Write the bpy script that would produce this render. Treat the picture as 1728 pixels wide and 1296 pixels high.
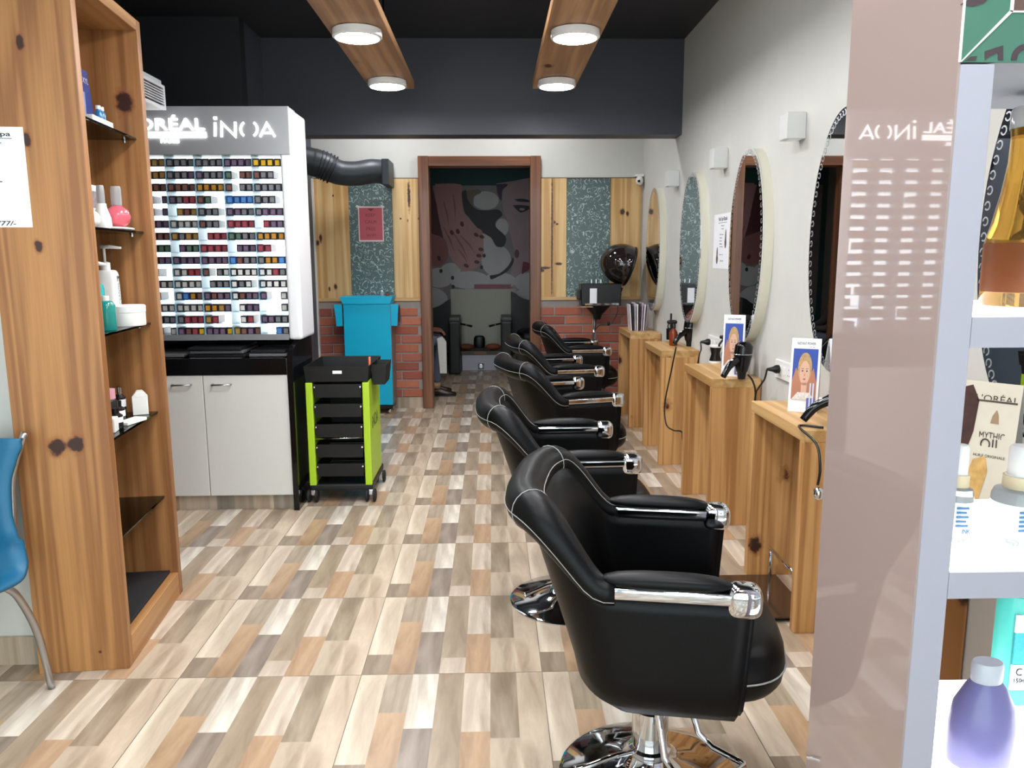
import bpy, bmesh, math, random
from mathutils import Vector, Matrix
random.seed(7)
S = bpy.context.scene
for o in list(bpy.data.objects): bpy.data.objects.remove(o)
COL = S.collection
PI = math.pi

# ------------------------------------------------------------------ camera
FPX, CAMH, CX, CY = 1320.0, 1.365, 864.0, 648.0
_dy = Vector(((830-CX)/FPX, (433-CY)/FPX, 1)).normalized()      # room depth axis seen by the camera
_dn = Vector((0.0085, 1, 0)); _dn = (_dn-_dy*_dn.dot(_dy)).normalized()
_dx = _dn.cross(_dy)
AX = (_dx, _dy, -_dn)
def ray(x, y):
    p = Vector(((x-CX)/FPX, (y-CY)/FPX, 1)); return Vector([a.dot(p) for a in AX])
def on_y(x, y, Y): r = ray(x, y); t = Y/r.y; return Vector((r.x*t, Y, CAMH+r.z*t))
def on_z(x, y, z): r = ray(x, y); t = (z-CAMH)/r.z; return Vector((r.x*t, r.y*t, z))
def on_x(x, y, X): r = ray(x, y); t = X/r.x; return Vector((X, r.y*t, CAMH+r.z*t))
cam = bpy.data.objects.new('camera', bpy.data.cameras.new('camera')); COL.objects.link(cam)
cam.data.sensor_width = 36; cam.data.lens = FPX/1728*36; cam.data.clip_start = .05
M = Matrix.Identity(4)
for i in range(3):
    M[i][0] = AX[i].x; M[i][1] = -AX[i].y; M[i][2] = -AX[i].z
M[2][3] = CAMH
cam.matrix_world = M
S.camera = cam
# ------------------------------------------------------------------ world and exposure
W = bpy.data.worlds.new('sky'); S.world = W; W.use_nodes = True
W.node_tree.nodes['Background'].inputs[0].default_value = (.86, .93, 1, 1)
W.node_tree.nodes['Background'].inputs[1].default_value = 3.2
S.view_settings.view_transform = 'Standard'; S.view_settings.look = 'None'
S.view_settings.gamma = 1; S.view_settings.use_curve_mapping = False
S.view_settings.exposure = 0.88
LAMP_POWER = 23.0; BACK_FILL = .6

# ------------------------------------------------------------------ materials
def lin(c):
    if isinstance(c, str): c = tuple(int(c[i:i+2], 16) for i in (0, 2, 4))
    return tuple(((v/255)/12.92 if v/255 <= .04045 else ((v/255+.055)/1.055)**2.4) for v in c)+(1,)
MATS = {}
def mat(name, col, rough=.5, metal=0, var=.04, scale=30, bump=0, emit=None, es=0, trans=0, coat=0, alpha=1, spec=.5, ior=1.45):
    if name in MATS: return MATS[name]
    m = bpy.data.materials.new(name); m.use_nodes = True; nt = m.node_tree; b = nt.nodes['Principled BSDF']
    c = lin(col)
    b.inputs['Base Color'].default_value = c
    b.inputs['Roughness'].default_value = rough; b.inputs['Metallic'].default_value = metal
    b.inputs['Specular IOR Level'].default_value = spec; b.inputs['IOR'].default_value = ior
    if coat: b.inputs['Coat Weight'].default_value = coat; b.inputs['Coat Roughness'].default_value = .05
    if trans: b.inputs['Transmission Weight'].default_value = trans
    if alpha < 1: b.inputs['Alpha'].default_value = alpha
    if emit is not None:
        b.inputs['Emission Color'].default_value = lin(emit); b.inputs['Emission Strength'].default_value = es
    if var or bump:
        tc = nt.nodes.new('ShaderNodeTexCoord'); nz = nt.nodes.new('ShaderNodeTexNoise')
        nz.inputs['Scale'].default_value = scale; nz.inputs['Detail'].default_value = 4
        nt.links.new(tc.outputs['Object'], nz.inputs['Vector'])
        if var:
            hs = nt.nodes.new('ShaderNodeHueSaturation'); mr = nt.nodes.new('ShaderNodeMapRange')
            mr.inputs[3].default_value = 1-var*2; mr.inputs[4].default_value = 1+var*2
            nt.links.new(nz.outputs['Fac'], mr.inputs[0]); nt.links.new(mr.outputs[0], hs.inputs['Value'])
            hs.inputs['Color'].default_value = c; nt.links.new(hs.outputs[0], b.inputs['Base Color'])
        if bump:
            bp = nt.nodes.new('ShaderNodeBump'); bp.inputs['Strength'].default_value = bump; bp.inputs['Distance'].default_value = .002
            nt.links.new(nz.outputs['Fac'], bp.inputs['Height']); nt.links.new(bp.outputs[0], b.inputs['Normal'])
    MATS[name] = m
    return m

def wood(name, light, dark, axis=2, knots=(), knotcol='2c1208', rough=.42, auto=True, seed=0, ring=1.0):
    """pine boards: grain runs along local axis; knots = (point, radii) in object space"""
    m = bpy.data.materials.new(name); m.use_nodes = True; nt = m.node_tree; N = nt.nodes; L = nt.links
    b = N['Principled BSDF']; b.inputs['Roughness'].default_value = rough
    tc = N.new('ShaderNodeTexCoord'); obj = tc.outputs['Object']
    def mp(sc, off=(0, 0, 0)):
        n = N.new('ShaderNodeMapping'); n.inputs['Scale'].default_value = sc; n.inputs['Location'].default_value = off
        L.new(obj, n.inputs['Vector']); return n.outputs[0]
    def ax(cross, along): return tuple(along if i == axis else cross for i in range(3))
    n1 = N.new('ShaderNodeTexNoise'); n1.inputs['Scale'].default_value = 1; n1.inputs['Detail'].default_value = 3
    n1.inputs['Distortion'].default_value = .15
    L.new(mp(ax(7, .2), (seed*3.1, seed*1.7, seed)), n1.inputs['Vector'])
    wv = N.new('ShaderNodeMath'); wv.operation = 'MULTIPLY'; wv.inputs[1].default_value = 34*ring; L.new(n1.outputs['Fac'], wv.inputs[0])
    sn = N.new('ShaderNodeMath'); sn.operation = 'SINE'; L.new(wv.outputs[0], sn.inputs[0])
    n2 = N.new('ShaderNodeTexNoise'); n2.inputs['Scale'].default_value = 1; n2.inputs['Detail'].default_value = 5
    L.new(mp(ax(160, 4)), n2.inputs['Vector'])
    n3 = N.new('ShaderNodeTexNoise'); n3.inputs['Scale'].default_value = 1; n3.inputs['Detail'].default_value = 2
    L.new(mp(ax(3.2, .4), (seed*5, 0, seed*2)), n3.inputs['Vector'])
    a1 = N.new('ShaderNodeMath'); a1.operation = 'MULTIPLY_ADD'; a1.inputs[1].default_value = .2; a1.inputs[2].default_value = .0; L.new(sn.outputs[0], a1.inputs[0])
    a2 = N.new('ShaderNodeMath'); a2.operation = 'MULTIPLY_ADD'; a2.inputs[1].default_value = .45; L.new(n2.outputs['Fac'], a2.inputs[0]); L.new(a1.outputs[0], a2.inputs[2])
    a3 = N.new('ShaderNodeMath'); a3.operation = 'MULTIPLY_ADD'; a3.inputs[1].default_value = .9; L.new(n3.outputs['Fac'], a3.inputs[0]); L.new(a2.outputs[0], a3.inputs[2])
    cr = N.new('ShaderNodeValToRGB'); cr.color_ramp.elements[0].position = .38; cr.color_ramp.elements[1].position = .92
    cr.color_ramp.elements[0].color = lin(light); cr.color_ramp.elements[1].color = lin(dark)
    L.new(a3.outputs[0], cr.inputs[0]); col = cr.outputs[0]
    dist = None                       # normalised distance to the nearest knot, 1 at its edge
    def add(v):
        nonlocal dist
        if dist is None: dist = v; return
        mx = N.new('ShaderNodeMath'); mx.operation = 'MINIMUM'; L.new(dist, mx.inputs[0]); L.new(v, mx.inputs[1]); dist = mx.outputs[0]
    for (p, r) in knots:
        off = N.new('ShaderNodeVectorMath'); off.operation = 'SUBTRACT'; off.inputs[1].default_value = p; L.new(obj, off.inputs[0])
        dv = N.new('ShaderNodeVectorMath'); dv.operation = 'DIVIDE'; dv.inputs[1].default_value = r; L.new(off.outputs[0], dv.inputs[0])
        ln = N.new('ShaderNodeVectorMath'); ln.operation = 'LENGTH'; L.new(dv.outputs[0], ln.inputs[0]); add(ln.outputs['Value'])
    if auto:
        vo = N.new('ShaderNodeTexVoronoi'); vo.inputs['Scale'].default_value = 1
        L.new(mp(ax(3.6, 2.6), (seed*.77+.3, seed*.53, seed*.31)), vo.inputs['Vector'])
        dv = N.new('ShaderNodeMath'); dv.operation = 'DIVIDE'; dv.inputs[1].default_value = .105; L.new(vo.outputs['Distance'], dv.inputs[0]); add(dv.outputs[0])
    if dist is not None:
        n4 = N.new('ShaderNodeTexNoise'); n4.inputs['Scale'].default_value = 38; n4.inputs['Detail'].default_value = 3; L.new(obj, n4.inputs['Vector'])
        nm = N.new('ShaderNodeMath'); nm.operation = 'MULTIPLY_ADD'; nm.inputs[1].default_value = 1.3; L.new(n4.outputs['Fac'], nm.inputs[0]); L.new(dist, nm.inputs[2])
        for lo, hi, c in ((2.15, 1.5, '8a4f2a'), (1.7, 1.4, knotcol)):
            mr = N.new('ShaderNodeMapRange'); mr.inputs[1].default_value = lo; mr.inputs[2].default_value = hi; mr.inputs[4].default_value = .8 if lo > 2 else .95; L.new(nm.outputs[0], mr.inputs[0])
            mx = N.new('ShaderNodeMixRGB'); L.new(mr.outputs[0], mx.inputs[0]); L.new(col, mx.inputs[1]); mx.inputs[2].default_value = lin(c); col = mx.outputs[0]
    L.new(col, b.inputs['Base Color'])
    bp = N.new('ShaderNodeBump'); bp.inputs['Strength'].default_value = .08; bp.inputs['Distance'].default_value = .002
    L.new(n2.outputs['Fac'], bp.inputs['Height']); L.new(bp.outputs[0], b.inputs['Normal'])
    return m

# ------------------------------------------------------------------ builders
def link(o, parent=None):
    COL.objects.link(o)
    if parent is not None: o.parent = parent
    return o
def mesh(name, verts, faces, m, parent=None, smooth=False, loc=None, sub=0):
    me = bpy.data.meshes.new(name); me.from_pydata([tuple(v) for v in verts], [], faces); me.update()
    ms = m if isinstance(m, (list, tuple)) else [m]
    for x in ms: me.materials.append(x)
    bm = bmesh.new(); bm.from_mesh(me); bmesh.ops.recalc_face_normals(bm, faces=bm.faces); bm.to_mesh(me); bm.free()
    if smooth:
        for p in me.polygons: p.use_smooth = True
    o = bpy.data.objects.new(name, me)
    if loc is not None: o.location = loc
    if sub:
        md = o.modifiers.new('s', 'SUBSURF'); md.levels = sub; md.render_levels = sub
    return link(o, parent)
def cube(name, x0, x1, y0, y1, z0, z1, m, parent=None, bev=0, seg=2, loc=None, centre=False):
    """box; centre=True puts the object origin at the base centre"""
    off = Vector((0, 0, 0))
    if centre: off = Vector(((x0+x1)/2, (y0+y1)/2, z0))
    bm = bmesh.new(); vs = [bm.verts.new(Vector((x, y, z))-off) for x in (x0, x1) for y in (y0, y1) for z in (z0, z1)]
    for f in ((0, 1, 3, 2), (4, 6, 7, 5), (0, 4, 5, 1), (2, 3, 7, 6), (0, 2, 6, 4), (1, 5, 7, 3)): bm.faces.new([vs[i] for i in f])
    bmesh.ops.recalc_face_normals(bm, faces=bm.faces)
    if bev: bmesh.ops.bevel(bm, geom=bm.edges[:], offset=bev, segments=seg, affect='EDGES', profile=.7)
    me = bpy.data.meshes.new(name); bm.to_mesh(me); bm.free()
    for x in (m if isinstance(m, (list, tuple)) else [m]): me.materials.append(x)
    if bev and seg > 1:
        for p in me.polygons: p.use_smooth = p.area < 1e9 and False
    o = bpy.data.objects.new(name, me)
    o.location = off if loc is None else loc
    return link(o, parent)
def lathe(name, prof, m, parent=None, n=24, loc=(0, 0, 0), rot=None, sx=1, sy=1, smooth=True):
    vs = []; fs = []
    for r, z in prof:
        for k in range(n):
            a = 2*PI*k/n; vs.append((r*math.cos(a)*sx, r*math.sin(a)*sy, z))
    for i in range(len(prof)-1):
        for k in range(n):
            a = i*n+k; b = i*n+(k+1) % n; fs.append((a, b, b+n, a+n))
    if prof[0][0] > 1e-6: fs.append(tuple(range(n))[::-1])
    if prof[-1][0] > 1e-6: fs.append(tuple(range((len(prof)-1)*n, len(prof)*n)))
    o = mesh(name, vs, fs, m, parent, False, loc)
    bm = bmesh.new(); bm.from_mesh(o.data); bmesh.ops.remove_doubles(bm, verts=bm.verts, dist=1e-5)
    bmesh.ops.recalc_face_normals(bm, faces=bm.faces)
    for f in bm.faces: f.smooth = smooth and len(f.verts) <= 4
    for e in bm.edges:
        if e.is_manifold and e.calc_face_angle(0) > .7: e.smooth = False
    bm.to_mesh(o.data); bm.free()
    if rot is not None: o.rotation_euler = rot
    return o
def frames(pts, cyc=False, up=Vector((0, 0, 1))):
    out = []; n = len(pts)
    for i in range(n):
        a = pts[(i-1) % n] if (i or cyc) else pts[0]; b = pts[(i+1) % n] if (i < n-1 or cyc) else pts[-1]
        t = (b-a).normalized(); u = up
        if abs(t.dot(u)) > .97: u = Vector((1, 0, 0)) if abs(t.x) < .9 else Vector((0, 1, 0))
        nn = t.cross(u).normalized(); out.append((t, nn, nn.cross(t).normalized()))
    # parallel-transport to avoid flips
    for i in range(1, n):
        t, nn, bb = out[i]; pn = out[i-1][1]; q = pn-t*pn.dot(t)
        if q.length > 1e-4: q.normalize(); out[i] = (t, q, -q.cross(t) if False else t.cross(q)*-1)
    return out
def catmull(pts, k=6):
    P = [Vector(p) for p in pts]; out = []
    for i in range(len(P)-1):
        a = P[max(i-1, 0)]; b = P[i]; c = P[i+1]; d = P[min(i+2, len(P)-1)]
        for j in range(k):
            t = j/k
            out.append(.5*((2*b)+(c-a)*t+(2*a-5*b+4*c-d)*t*t+(3*b-a-3*c+d)*t**3))
    out.append(P[-1]); return out
def tube(name, pts, r, m, parent=None, n=8, cyc=False, smooth=True, ry=None, k=0, loc=None):
    pts = catmull(pts, k) if k else [Vector(p) for p in pts]
    R = r if isinstance(r, (list, tuple)) else [r]*len(pts)
    if len(R) != len(pts):
        R = [R[0]+(0 if len(R) == 1 else 0) for _ in pts] if len(R) == 1 else [R[min(int(i/(len(pts)-1)*(len(R)-1)), len(R)-2)]*(1-((i/(len(pts)-1)*(len(R)-1)) % 1 if i < len(pts)-1 else 1))+R[min(int(i/(len(pts)-1)*(len(R)-1)), len(R)-2)+1]*((i/(len(pts)-1)*(len(R)-1)) % 1 if i < len(pts)-1 else 1) for i in range(len(pts))]
    fr = frames(pts, cyc); vs = []; fs = []
    for p, (t, a, b), rr in zip(pts, fr, R):
        for j in range(n):
            w = 2*PI*j/n; vs.append(p+a*(math.cos(w)*rr)+b*(math.sin(w)*(rr if ry is None else ry)))
    N = len(pts)
    for i in range(N if cyc else N-1):
        for j in range(n):
            a = i*n+j; b = i*n+(j+1) % n; c = ((i+1) % N)*n+(j+1) % n; d = ((i+1) % N)*n+j; fs.append((a, b, c, d))
    if not cyc: fs.append(tuple(range(n))[::-1]); fs.append(tuple(range((N-1)*n, N*n)))
    o = mesh(name, vs, fs, m, parent, smooth)
    if loc is not None: o.location = loc
    return o
def prism(name, poly, d, m, parent=None, loc=None, smooth=False):
    """flat polygon (3d points) given thickness along vector d"""
    n = len(poly); d = Vector(d); P = [Vector(p) for p in poly]
    vs = P+[p+d for p in P]
    fs = [tuple(range(n))[::-1], tuple(range(n, 2*n))]+[(i, (i+1) % n, n+(i+1) % n, n+i) for i in range(n)]
    return mesh(name, vs, fs, m, parent, smooth, loc)
def blob(name, c, r, m, parent=None, e=2.0, eh=2.0, n=24, k=12):
    """superellipsoid: e is the plan exponent, eh the vertical one"""
    vs = []; fs = []
    sg = lambda v, p: math.copysign(abs(v)**p, v)
    for i in range(k+1):
        t = -PI/2+PI*i/k
        for j in range(n):
            a = 2*PI*j/n; ct = sg(math.cos(t), 2/eh)
            vs.append((c[0]+r[0]*ct*sg(math.cos(a), 2/e), c[1]+r[1]*ct*sg(math.sin(a), 2/e), c[2]+r[2]*sg(math.sin(t), 2/eh)))
    for i in range(k):
        for j in range(n): a = i*n+j; b = i*n+(j+1) % n; fs.append((a, b, b+n, a+n))
    o = mesh(name, vs, fs, m, parent, True)
    bm = bmesh.new(); bm.from_mesh(o.data); bmesh.ops.remove_doubles(bm, verts=bm.verts, dist=1e-5)
    bmesh.ops.dissolve_degenerate(bm, edges=bm.edges, dist=1e-6); bmesh.ops.recalc_face_normals(bm, faces=bm.faces); bm.to_mesh(o.data); bm.free()
    return o
FACE_MY = (Vector((1, 0, 0)), Vector((0, 0, 1)))     # seen from -Y
FACE_MX = (Vector((0, -1, 0)), Vector((0, 0, 1)))    # on the right wall, seen from -X
FACE_PX = (Vector((0, 1, 0)), Vector((0, 0, 1)))
def text(name, s, h, pos, basis, m, parent=None, width=None, depth=.0006, align='CENTER', bold=0, shear=0):
    cu = bpy.data.curves.new(name, 'FONT'); cu.body = s; cu.size = 1; cu.align_x = align; cu.align_y = 'CENTER'; cu.extrude = .5
    cu.offset = bold; cu.resolution_u = 3; cu.shear = shear
    t = bpy.data.objects.new(name, cu); COL.objects.link(t)
    dg = bpy.context.evaluated_depsgraph_get(); me = bpy.data.meshes.new_from_object(t.evaluated_get(dg))
    bpy.data.objects.remove(t); bpy.data.curves.remove(cu)
    xs = [v.co.x for v in me.vertices]; ys = [v.co.y for v in me.vertices]
    hh = max(ys)-min(ys); ww = max(xs)-min(xs)
    sy = h/hh; sx = sy if width is None else width/ww
    my = (max(ys)+min(ys))/2; mx = (max(xs)+min(xs))/2 if align == 'CENTER' else min(xs)
    ex, ey = basis; ez = ex.cross(ey)
    for v in me.vertices:
        v.co = ex*((v.co.x-mx)*sx)+ey*((v.co.y-my)*sy)+ez*(v.co.z*depth)
    me.materials.clear(); me.materials.append(m)
    o = bpy.data.objects.new(name, me); o.location = pos
    return link(o, parent)
def tag(o, label, cat, group=None):
    o['label'] = label; o['category'] = cat
    if group: o['group'] = group
    return o
def thing(name, loc, label, cat, group=None, rz=0):
    o = bpy.data.objects.new(name, None); o.location = loc; o.rotation_euler = (0, 0, rz); o.empty_display_size = .1
    link(o); return tag(o, label, cat, group)
def struct(o, label=None):
    o['kind'] = 'structure'
    if label: o['label'] = label; o['category'] = o.name.split('_')[0].split('.')[0]
    return o
def clone(o, loc, rz=None, label=None, group=None):
    c = o.copy(); COL.objects.link(c); c.location = loc
    if rz is not None: c.rotation_euler = (0, 0, rz)
    if label: c['label'] = label
    if group: c['group'] = group
    for ch in list(o.children):
        d = ch.copy(); COL.objects.link(d); d.parent = c
        for g in list(ch.children):
            e = g.copy(); COL.objects.link(e); e.parent = d
    return c

white_wall = mat('white_plaster', 'cecdc7', .75, var=.02, scale=8, bump=.15)
dark_paint = mat('charcoal_paint', '2c2c30', .5, var=.03, scale=6)
chrome = mat('chrome', 'd8dade', .06, 1, var=0)
steel = mat('brushed_steel', 'b9babc', .28, 1, var=.03)
blackp = mat('black_plastic', '0c0c0e', .38, var=.03)
gloss_black = mat('gloss_black', '0c0c0e', .12, var=.02)
white_pl = mat('white_plastic', 'eceae6', .35, var=.01)
paper = mat('paper', 'efeff2', .7, var=.01)
ink = mat('ink', '1b1b1f', .6, var=0)
rubber = mat('rubber', '1a1a1b', .7, var=.02)
glass_thin = None
def thin_glass(name, tint, fac=.1):
    m = bpy.data.materials.new(name); m.use_nodes = True; nt = m.node_tree; nt.nodes.clear()
    out = nt.nodes.new('ShaderNodeOutputMaterial'); mx = nt.nodes.new('ShaderNodeMixShader'); tr = nt.nodes.new('ShaderNodeBsdfTransparent'); gl = nt.nodes.new('ShaderNodeBsdfGlossy')
    tr.inputs[0].default_value = lin(tint); gl.inputs['Roughness'].default_value = .03
    fr = nt.nodes.new('ShaderNodeFresnel'); fr.inputs[0].default_value = 1.5
    ad = nt.nodes.new('ShaderNodeMath'); ad.operation = 'ADD'; ad.inputs[1].default_value = fac*.2; nt.links.new(fr.outputs[0], ad.inputs[0])
    nt.links.new(ad.outputs[0], mx.inputs[0]); nt.links.new(tr.outputs[0], mx.inputs[1]); nt.links.new(gl.outputs[0], mx.inputs[2]); nt.links.new(mx.outputs[0], out.inputs[0])
    return m
clear_glass = thin_glass('clear_glass', 'f2f8f6')
shelf_glass = thin_glass('shelf_glass', '9fb0a8')
acrylic = thin_glass('acrylic_tray', 'cfe6f2')
def glow(name, col, s):
    m = bpy.data.materials.new(name); m.use_nodes = True; b = m.node_tree.nodes['Principled BSDF']
    b.inputs['Base Color'].default_value = lin(col); b.inputs['Emission Color'].default_value = lin(col); b.inputs['Emission Strength'].default_value = s
    return m

XW, YB, YF, XL, ZC = 1.341, 7.07, -1.3, -2.2, 2.84
# ================================================================== SETTING
# ---- floor: square ceramic tiles printed with wood strips
floor = struct(cube('floor', XL-.05, XW+.05, YF, 9.95, -.06, -.004, mat('grout', '8f8273', .8)))
strips = [  # per column: (end fraction measured from the near edge, colour) near to far
    [(.22, '9a8a76'), (1, 'd6c7b1')],
    [(.63, 'b3936f'), (1, 'a69782')],
    [(.49, '94867a'), (1, 'ddd6c9')],
    [(.17, 'd2c5b4'), (1, 'ac9a82')],
    [(.455, 'b89672'), (1, 'd0c1ae')],
    [(.40, 'c5b49d'), (1, 'a3927b')],
    [(1, 'c6b39b')]]
def tile_mesh(T):
    me = bpy.data.meshes.new('tile'); vs = []; fs = []; cols = []; g = .0012; w = (T-2*g)/7
    for c, col in enumerate(strips):
        y = g
        for e, hx in col:
            y1 = g+(T-2*g)*e; x0 = g+w*c; x1 = x0+w; k = len(vs)
            vs += [(x0, y, 0), (x1, y, 0), (x1, y1, 0), (x0, y1, 0)]; fs.append((k, k+1, k+2, k+3)); cols.append(lin(hx)); y = y1
    k = len(vs); vs += [(g, g, 0), (T-g, g, 0), (T-g, T-g, 0), (g, T-g, 0), (g, g, -.006), (T-g, g, -.006), (T-g, T-g, -.006), (g, T-g, -.006)]
    for a in range(4): fs.append((k+a, k+4+a, k+4+(a+1) % 4, k+(a+1) % 4)); cols.append(lin('b5a793'))
    me.from_pydata(vs, [], fs); me.update()
    at = me.color_attributes.new('strip', 'FLOAT_COLOR', 'CORNER')
    for p in me.polygons:
        for li in p.loop_indices: at.data[li].color = cols[p.index]
    m = bpy.data.materials.new('wood_print_tile'); m.use_nodes = True; nt = m.node_tree; N = nt.nodes; L = nt.links; b = N['Principled BSDF']
    b.inputs['Roughness'].default_value = .33
    ca = N.new('ShaderNodeVertexColor'); ca.layer_name = 'strip'; tc = N.new('ShaderNodeTexCoord')
    mp = N.new('ShaderNodeMapping'); mp.inputs['Scale'].default_value = (30, 5, 1); L.new(tc.outputs['Object'], mp.inputs[0])
    # each printed strip gets its own offset so the grain breaks at strip edges
    mad = N.new('ShaderNodeVectorMath'); mad.operation = 'MULTIPLY_ADD'; L.new(ca.outputs[0], mad.inputs[0]); mad.inputs[1].default_value = (50, 37, 91); L.new(mp.outputs[0], mad.inputs[2])
    n1 = N.new('ShaderNodeTexNoise'); n1.inputs['Scale'].default_value = .45; n1.inputs['Detail'].default_value = 5; n1.inputs['Distortion'].default_value = 1.2; L.new(mad.outputs[0], n1.inputs[0])
    n2 = N.new('ShaderNodeTexNoise'); n2.inputs['Scale'].default_value = 3; n2.inputs['Detail'].default_value = 4; L.new(mad.outputs[0], n2.inputs[0])
    cr = N.new('ShaderNodeValToRGB'); cr.color_ramp.elements[0].position = .3; cr.color_ramp.elements[1].position = .72
    cr.color_ramp.elements[0].color = (.56, .47, .39, 1); cr.color_ramp.elements[1].color = (1.12, 1.1, 1.06, 1); L.new(n1.outputs['Fac'], cr.inputs[0])
    mu = N.new('ShaderNodeMixRGB'); mu.blend_type = 'MULTIPLY'; mu.inputs[0].default_value = .8; L.new(ca.outputs[0], mu.inputs[1]); L.new(cr.outputs[0], mu.inputs[2])
    mr = N.new('ShaderNodeMapRange'); mr.inputs[3].default_value = .86; mr.inputs[4].default_value = 1.12; L.new(n2.outputs['Fac'], mr.inputs[0])
    hs = N.new('ShaderNodeHueSaturation'); L.new(mr.outputs[0], hs.inputs['Value']); L.new(mu.outputs[0], hs.inputs['Color']); hs.inputs['Saturation'].default_value = .88
    L.new(hs.outputs[0], b.inputs['Base Color'])
    me.materials.append(m); return me, m
TS = .598
tme, tile_mat = tile_mesh(TS)
for i in range(-3, 3):
    for j in range(-6, 12):
        o = bpy.data.objects.new('tile', tme); o.location = (-.443+TS*i, 2.413+TS*j, .0); link(o, floor)
# ---- walls
struct(cube('wall_right', XW, XW+.1, YF, YB, 0, ZC, white_wall))
wl = struct(cube('wall_left', XL-.1, XL, YF, 2.52, 0, ZC, white_wall))
struct(cube('wall_partition', XL, -1.525, 2.53, 2.63, 0, ZC, white_wall))
slate = mat('slate_paint', '4d525c', .45, var=.03, scale=5)
struct(cube('wall_left_rear', XL-.1, XL, 2.52, 5.2, 0, ZC, dark_paint))
struct(cube('wall_left_return', XL-.1, -1.56, 5.2, 5.3, 0, ZC, dark_paint))
struct(cube('wall_left_back', -1.66, -1.56, 5.3, YB, 0, ZC, slate))
DL, DR, DT = -.575, .372, 2.175     # door opening in the back wall
wb = struct(cube('wall_back', -1.66, DL, YB, YB+.12, 0, ZC, white_wall))
struct(cube('wall_back_right', DR, XW+.1, YB, YB+.12, 0, ZC, white_wall))
struct(cube('wall_back_top', DL, DR, YB, YB+.12, DT, ZC, white_wall))
struct(cube('ceiling', XL-.1, XW+.1, YF, YB+.12, ZC, ZC+.1, dark_paint))
beam_m = mat('beam_paint', '42434c', .5, var=.02, scale=5)
struct(cube('ceiling_beam', XL, XW, 5.67, 5.87, 2.205, ZC, beam_m))
# storefront behind the camera: mullions and panes, daylight comes through
fr = mat('storefront_frame', '8b8d90', .4, .6)
wf = struct(cube('wall_front', XL-.1, XW+.1, YF-.12, YF, 2.5, ZC+.1, white_wall))
struct(cube('wall_front_sill', XL-.1, XW+.1, YF-.12, YF, 0, .12, white_wall))
win = struct(cube('window_1', XL-.1, XL, YF-.1, YF-.02, .12, 2.5, fr))
for k in range(4):
    x0 = XL+(XW-XL)*k/4; x1 = XL+(XW-XL)*(k+1)/4
    cube('window_frame', x1-.03, x1+.03, YF-.1, YF-.02, .12, 2.5, fr, win)
    cube('pane', x0+.03, x1-.03, YF-.065, YF-.055, .12, 2.5, clear_glass, win)
# ---- back wall cladding
PK = [[], [], [], []]
def wk(i, x, y, rx, rz): p = on_y(x, y, YB-.02); PK[i].append(((p.x, p.y, p.z), (rx, .1, rz)))
wk(0, 541, 402, .012, .035); wk(0, 536, 410, .016, .022); wk(0, 556, 488, .008, .02); wk(0, 566, 484, .013, .025); wk(0, 562, 330, .006, .008)
wk(0, 1050, 358, .02, .026); wk(0, 1059, 361, .012, .02); wk(1, 676, 369, .007, .008); wk(1, 707, 369, .009, .01); wk(1, 690, 330, .012, .11); wk(1, 688, 372, .004, .012)
wk(2, 920, 452, .04, .012); wk(2, 914, 456, .02, .016); wk(3, 942, 445, .028, .012); wk(3, 934, 375, .02, .012); wk(3, 940, 378, .012, .008)
wk(2, 931.5, 400, .007, .62)
pines = [wood('pine_board_%d' % i, 'dfbd86', 'bd9055', 2, seed=i*2.3+1, auto=False, knots=PK[i]) for i in range(4)]
sky_green = None
def floral():
    m = bpy.data.materials.new('floral_wallpaper'); m.use_nodes = True; nt = m.node_tree; N = nt.nodes; L = nt.links; b = N['Principled BSDF']
    b.inputs['Roughness'].default_value = .35
    tc = N.new('ShaderNodeTexCoord'); out = None
    wn = N.new('ShaderNodeTexNoise'); wn.inputs['Scale'].default_value = 22; wn.inputs['Detail'].default_value = 1; L.new(tc.outputs['Object'], wn.inputs[0])
    ad = N.new('ShaderNodeVectorMath'); ad.operation = 'MULTIPLY_ADD'; ad.inputs[1].default_value = (.05, .05, .05); L.new(wn.outputs['Color'], ad.inputs[0]); L.new(tc.outputs['Object'], ad.inputs[2])
    vo = N.new('ShaderNodeTexVoronoi'); vo.feature = 'F1'; vo.inputs['Scale'].default_value = 19; L.new(ad.outputs[0], vo.inputs['Vector'])
    sn = N.new('ShaderNodeMath'); sn.operation = 'MULTIPLY'; sn.inputs[1].default_value = 17; L.new(vo.outputs['Distance'], sn.inputs[0])
    s2 = N.new('ShaderNodeMath'); s2.operation = 'SINE'; L.new(sn.outputs[0], s2.inputs[0])
    mr = N.new('ShaderNodeMapRange'); mr.inputs[1].default_value = .55; mr.inputs[2].default_value = .85; L.new(s2.outputs[0], mr.inputs[0])
    n2 = N.new('ShaderNodeTexNoise'); n2.inputs['Scale'].default_value = 30; L.new(tc.outputs['Object'], n2.inputs[0])
    m2 = N.new('ShaderNodeMapRange'); m2.inputs[1].default_value = .42; m2.inputs[2].default_value = .56; L.new(n2.outputs['Fac'], m2.inputs[0])
    ml = N.new('ShaderNodeMath'); ml.operation = 'MULTIPLY'; L.new(mr.outputs[0], ml.inputs[0]); L.new(m2.outputs[0], ml.inputs[1])
    mx = N.new('ShaderNodeMixRGB'); mx.inputs[1].default_value = lin('526462'); mx.inputs[2].default_value = lin('a9bab5'); L.new(ml.outputs[0], mx.inputs[0])
    L.new(mx.outputs[0], b.inputs['Base Color']); return m
flo = floral()
ZB, ZP = .985, 2.04
wbr = bpy.data.objects['wall_back_right']
cube('wood_panel', -1.555, -1.252, YB-.02, YB, ZB+.02, ZP, pines[0], wb, .002, 1)
cube('wallpaper_panel', -1.250, -.872, YB-.012, YB, ZB+.02, ZP, flo, wb)
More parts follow.
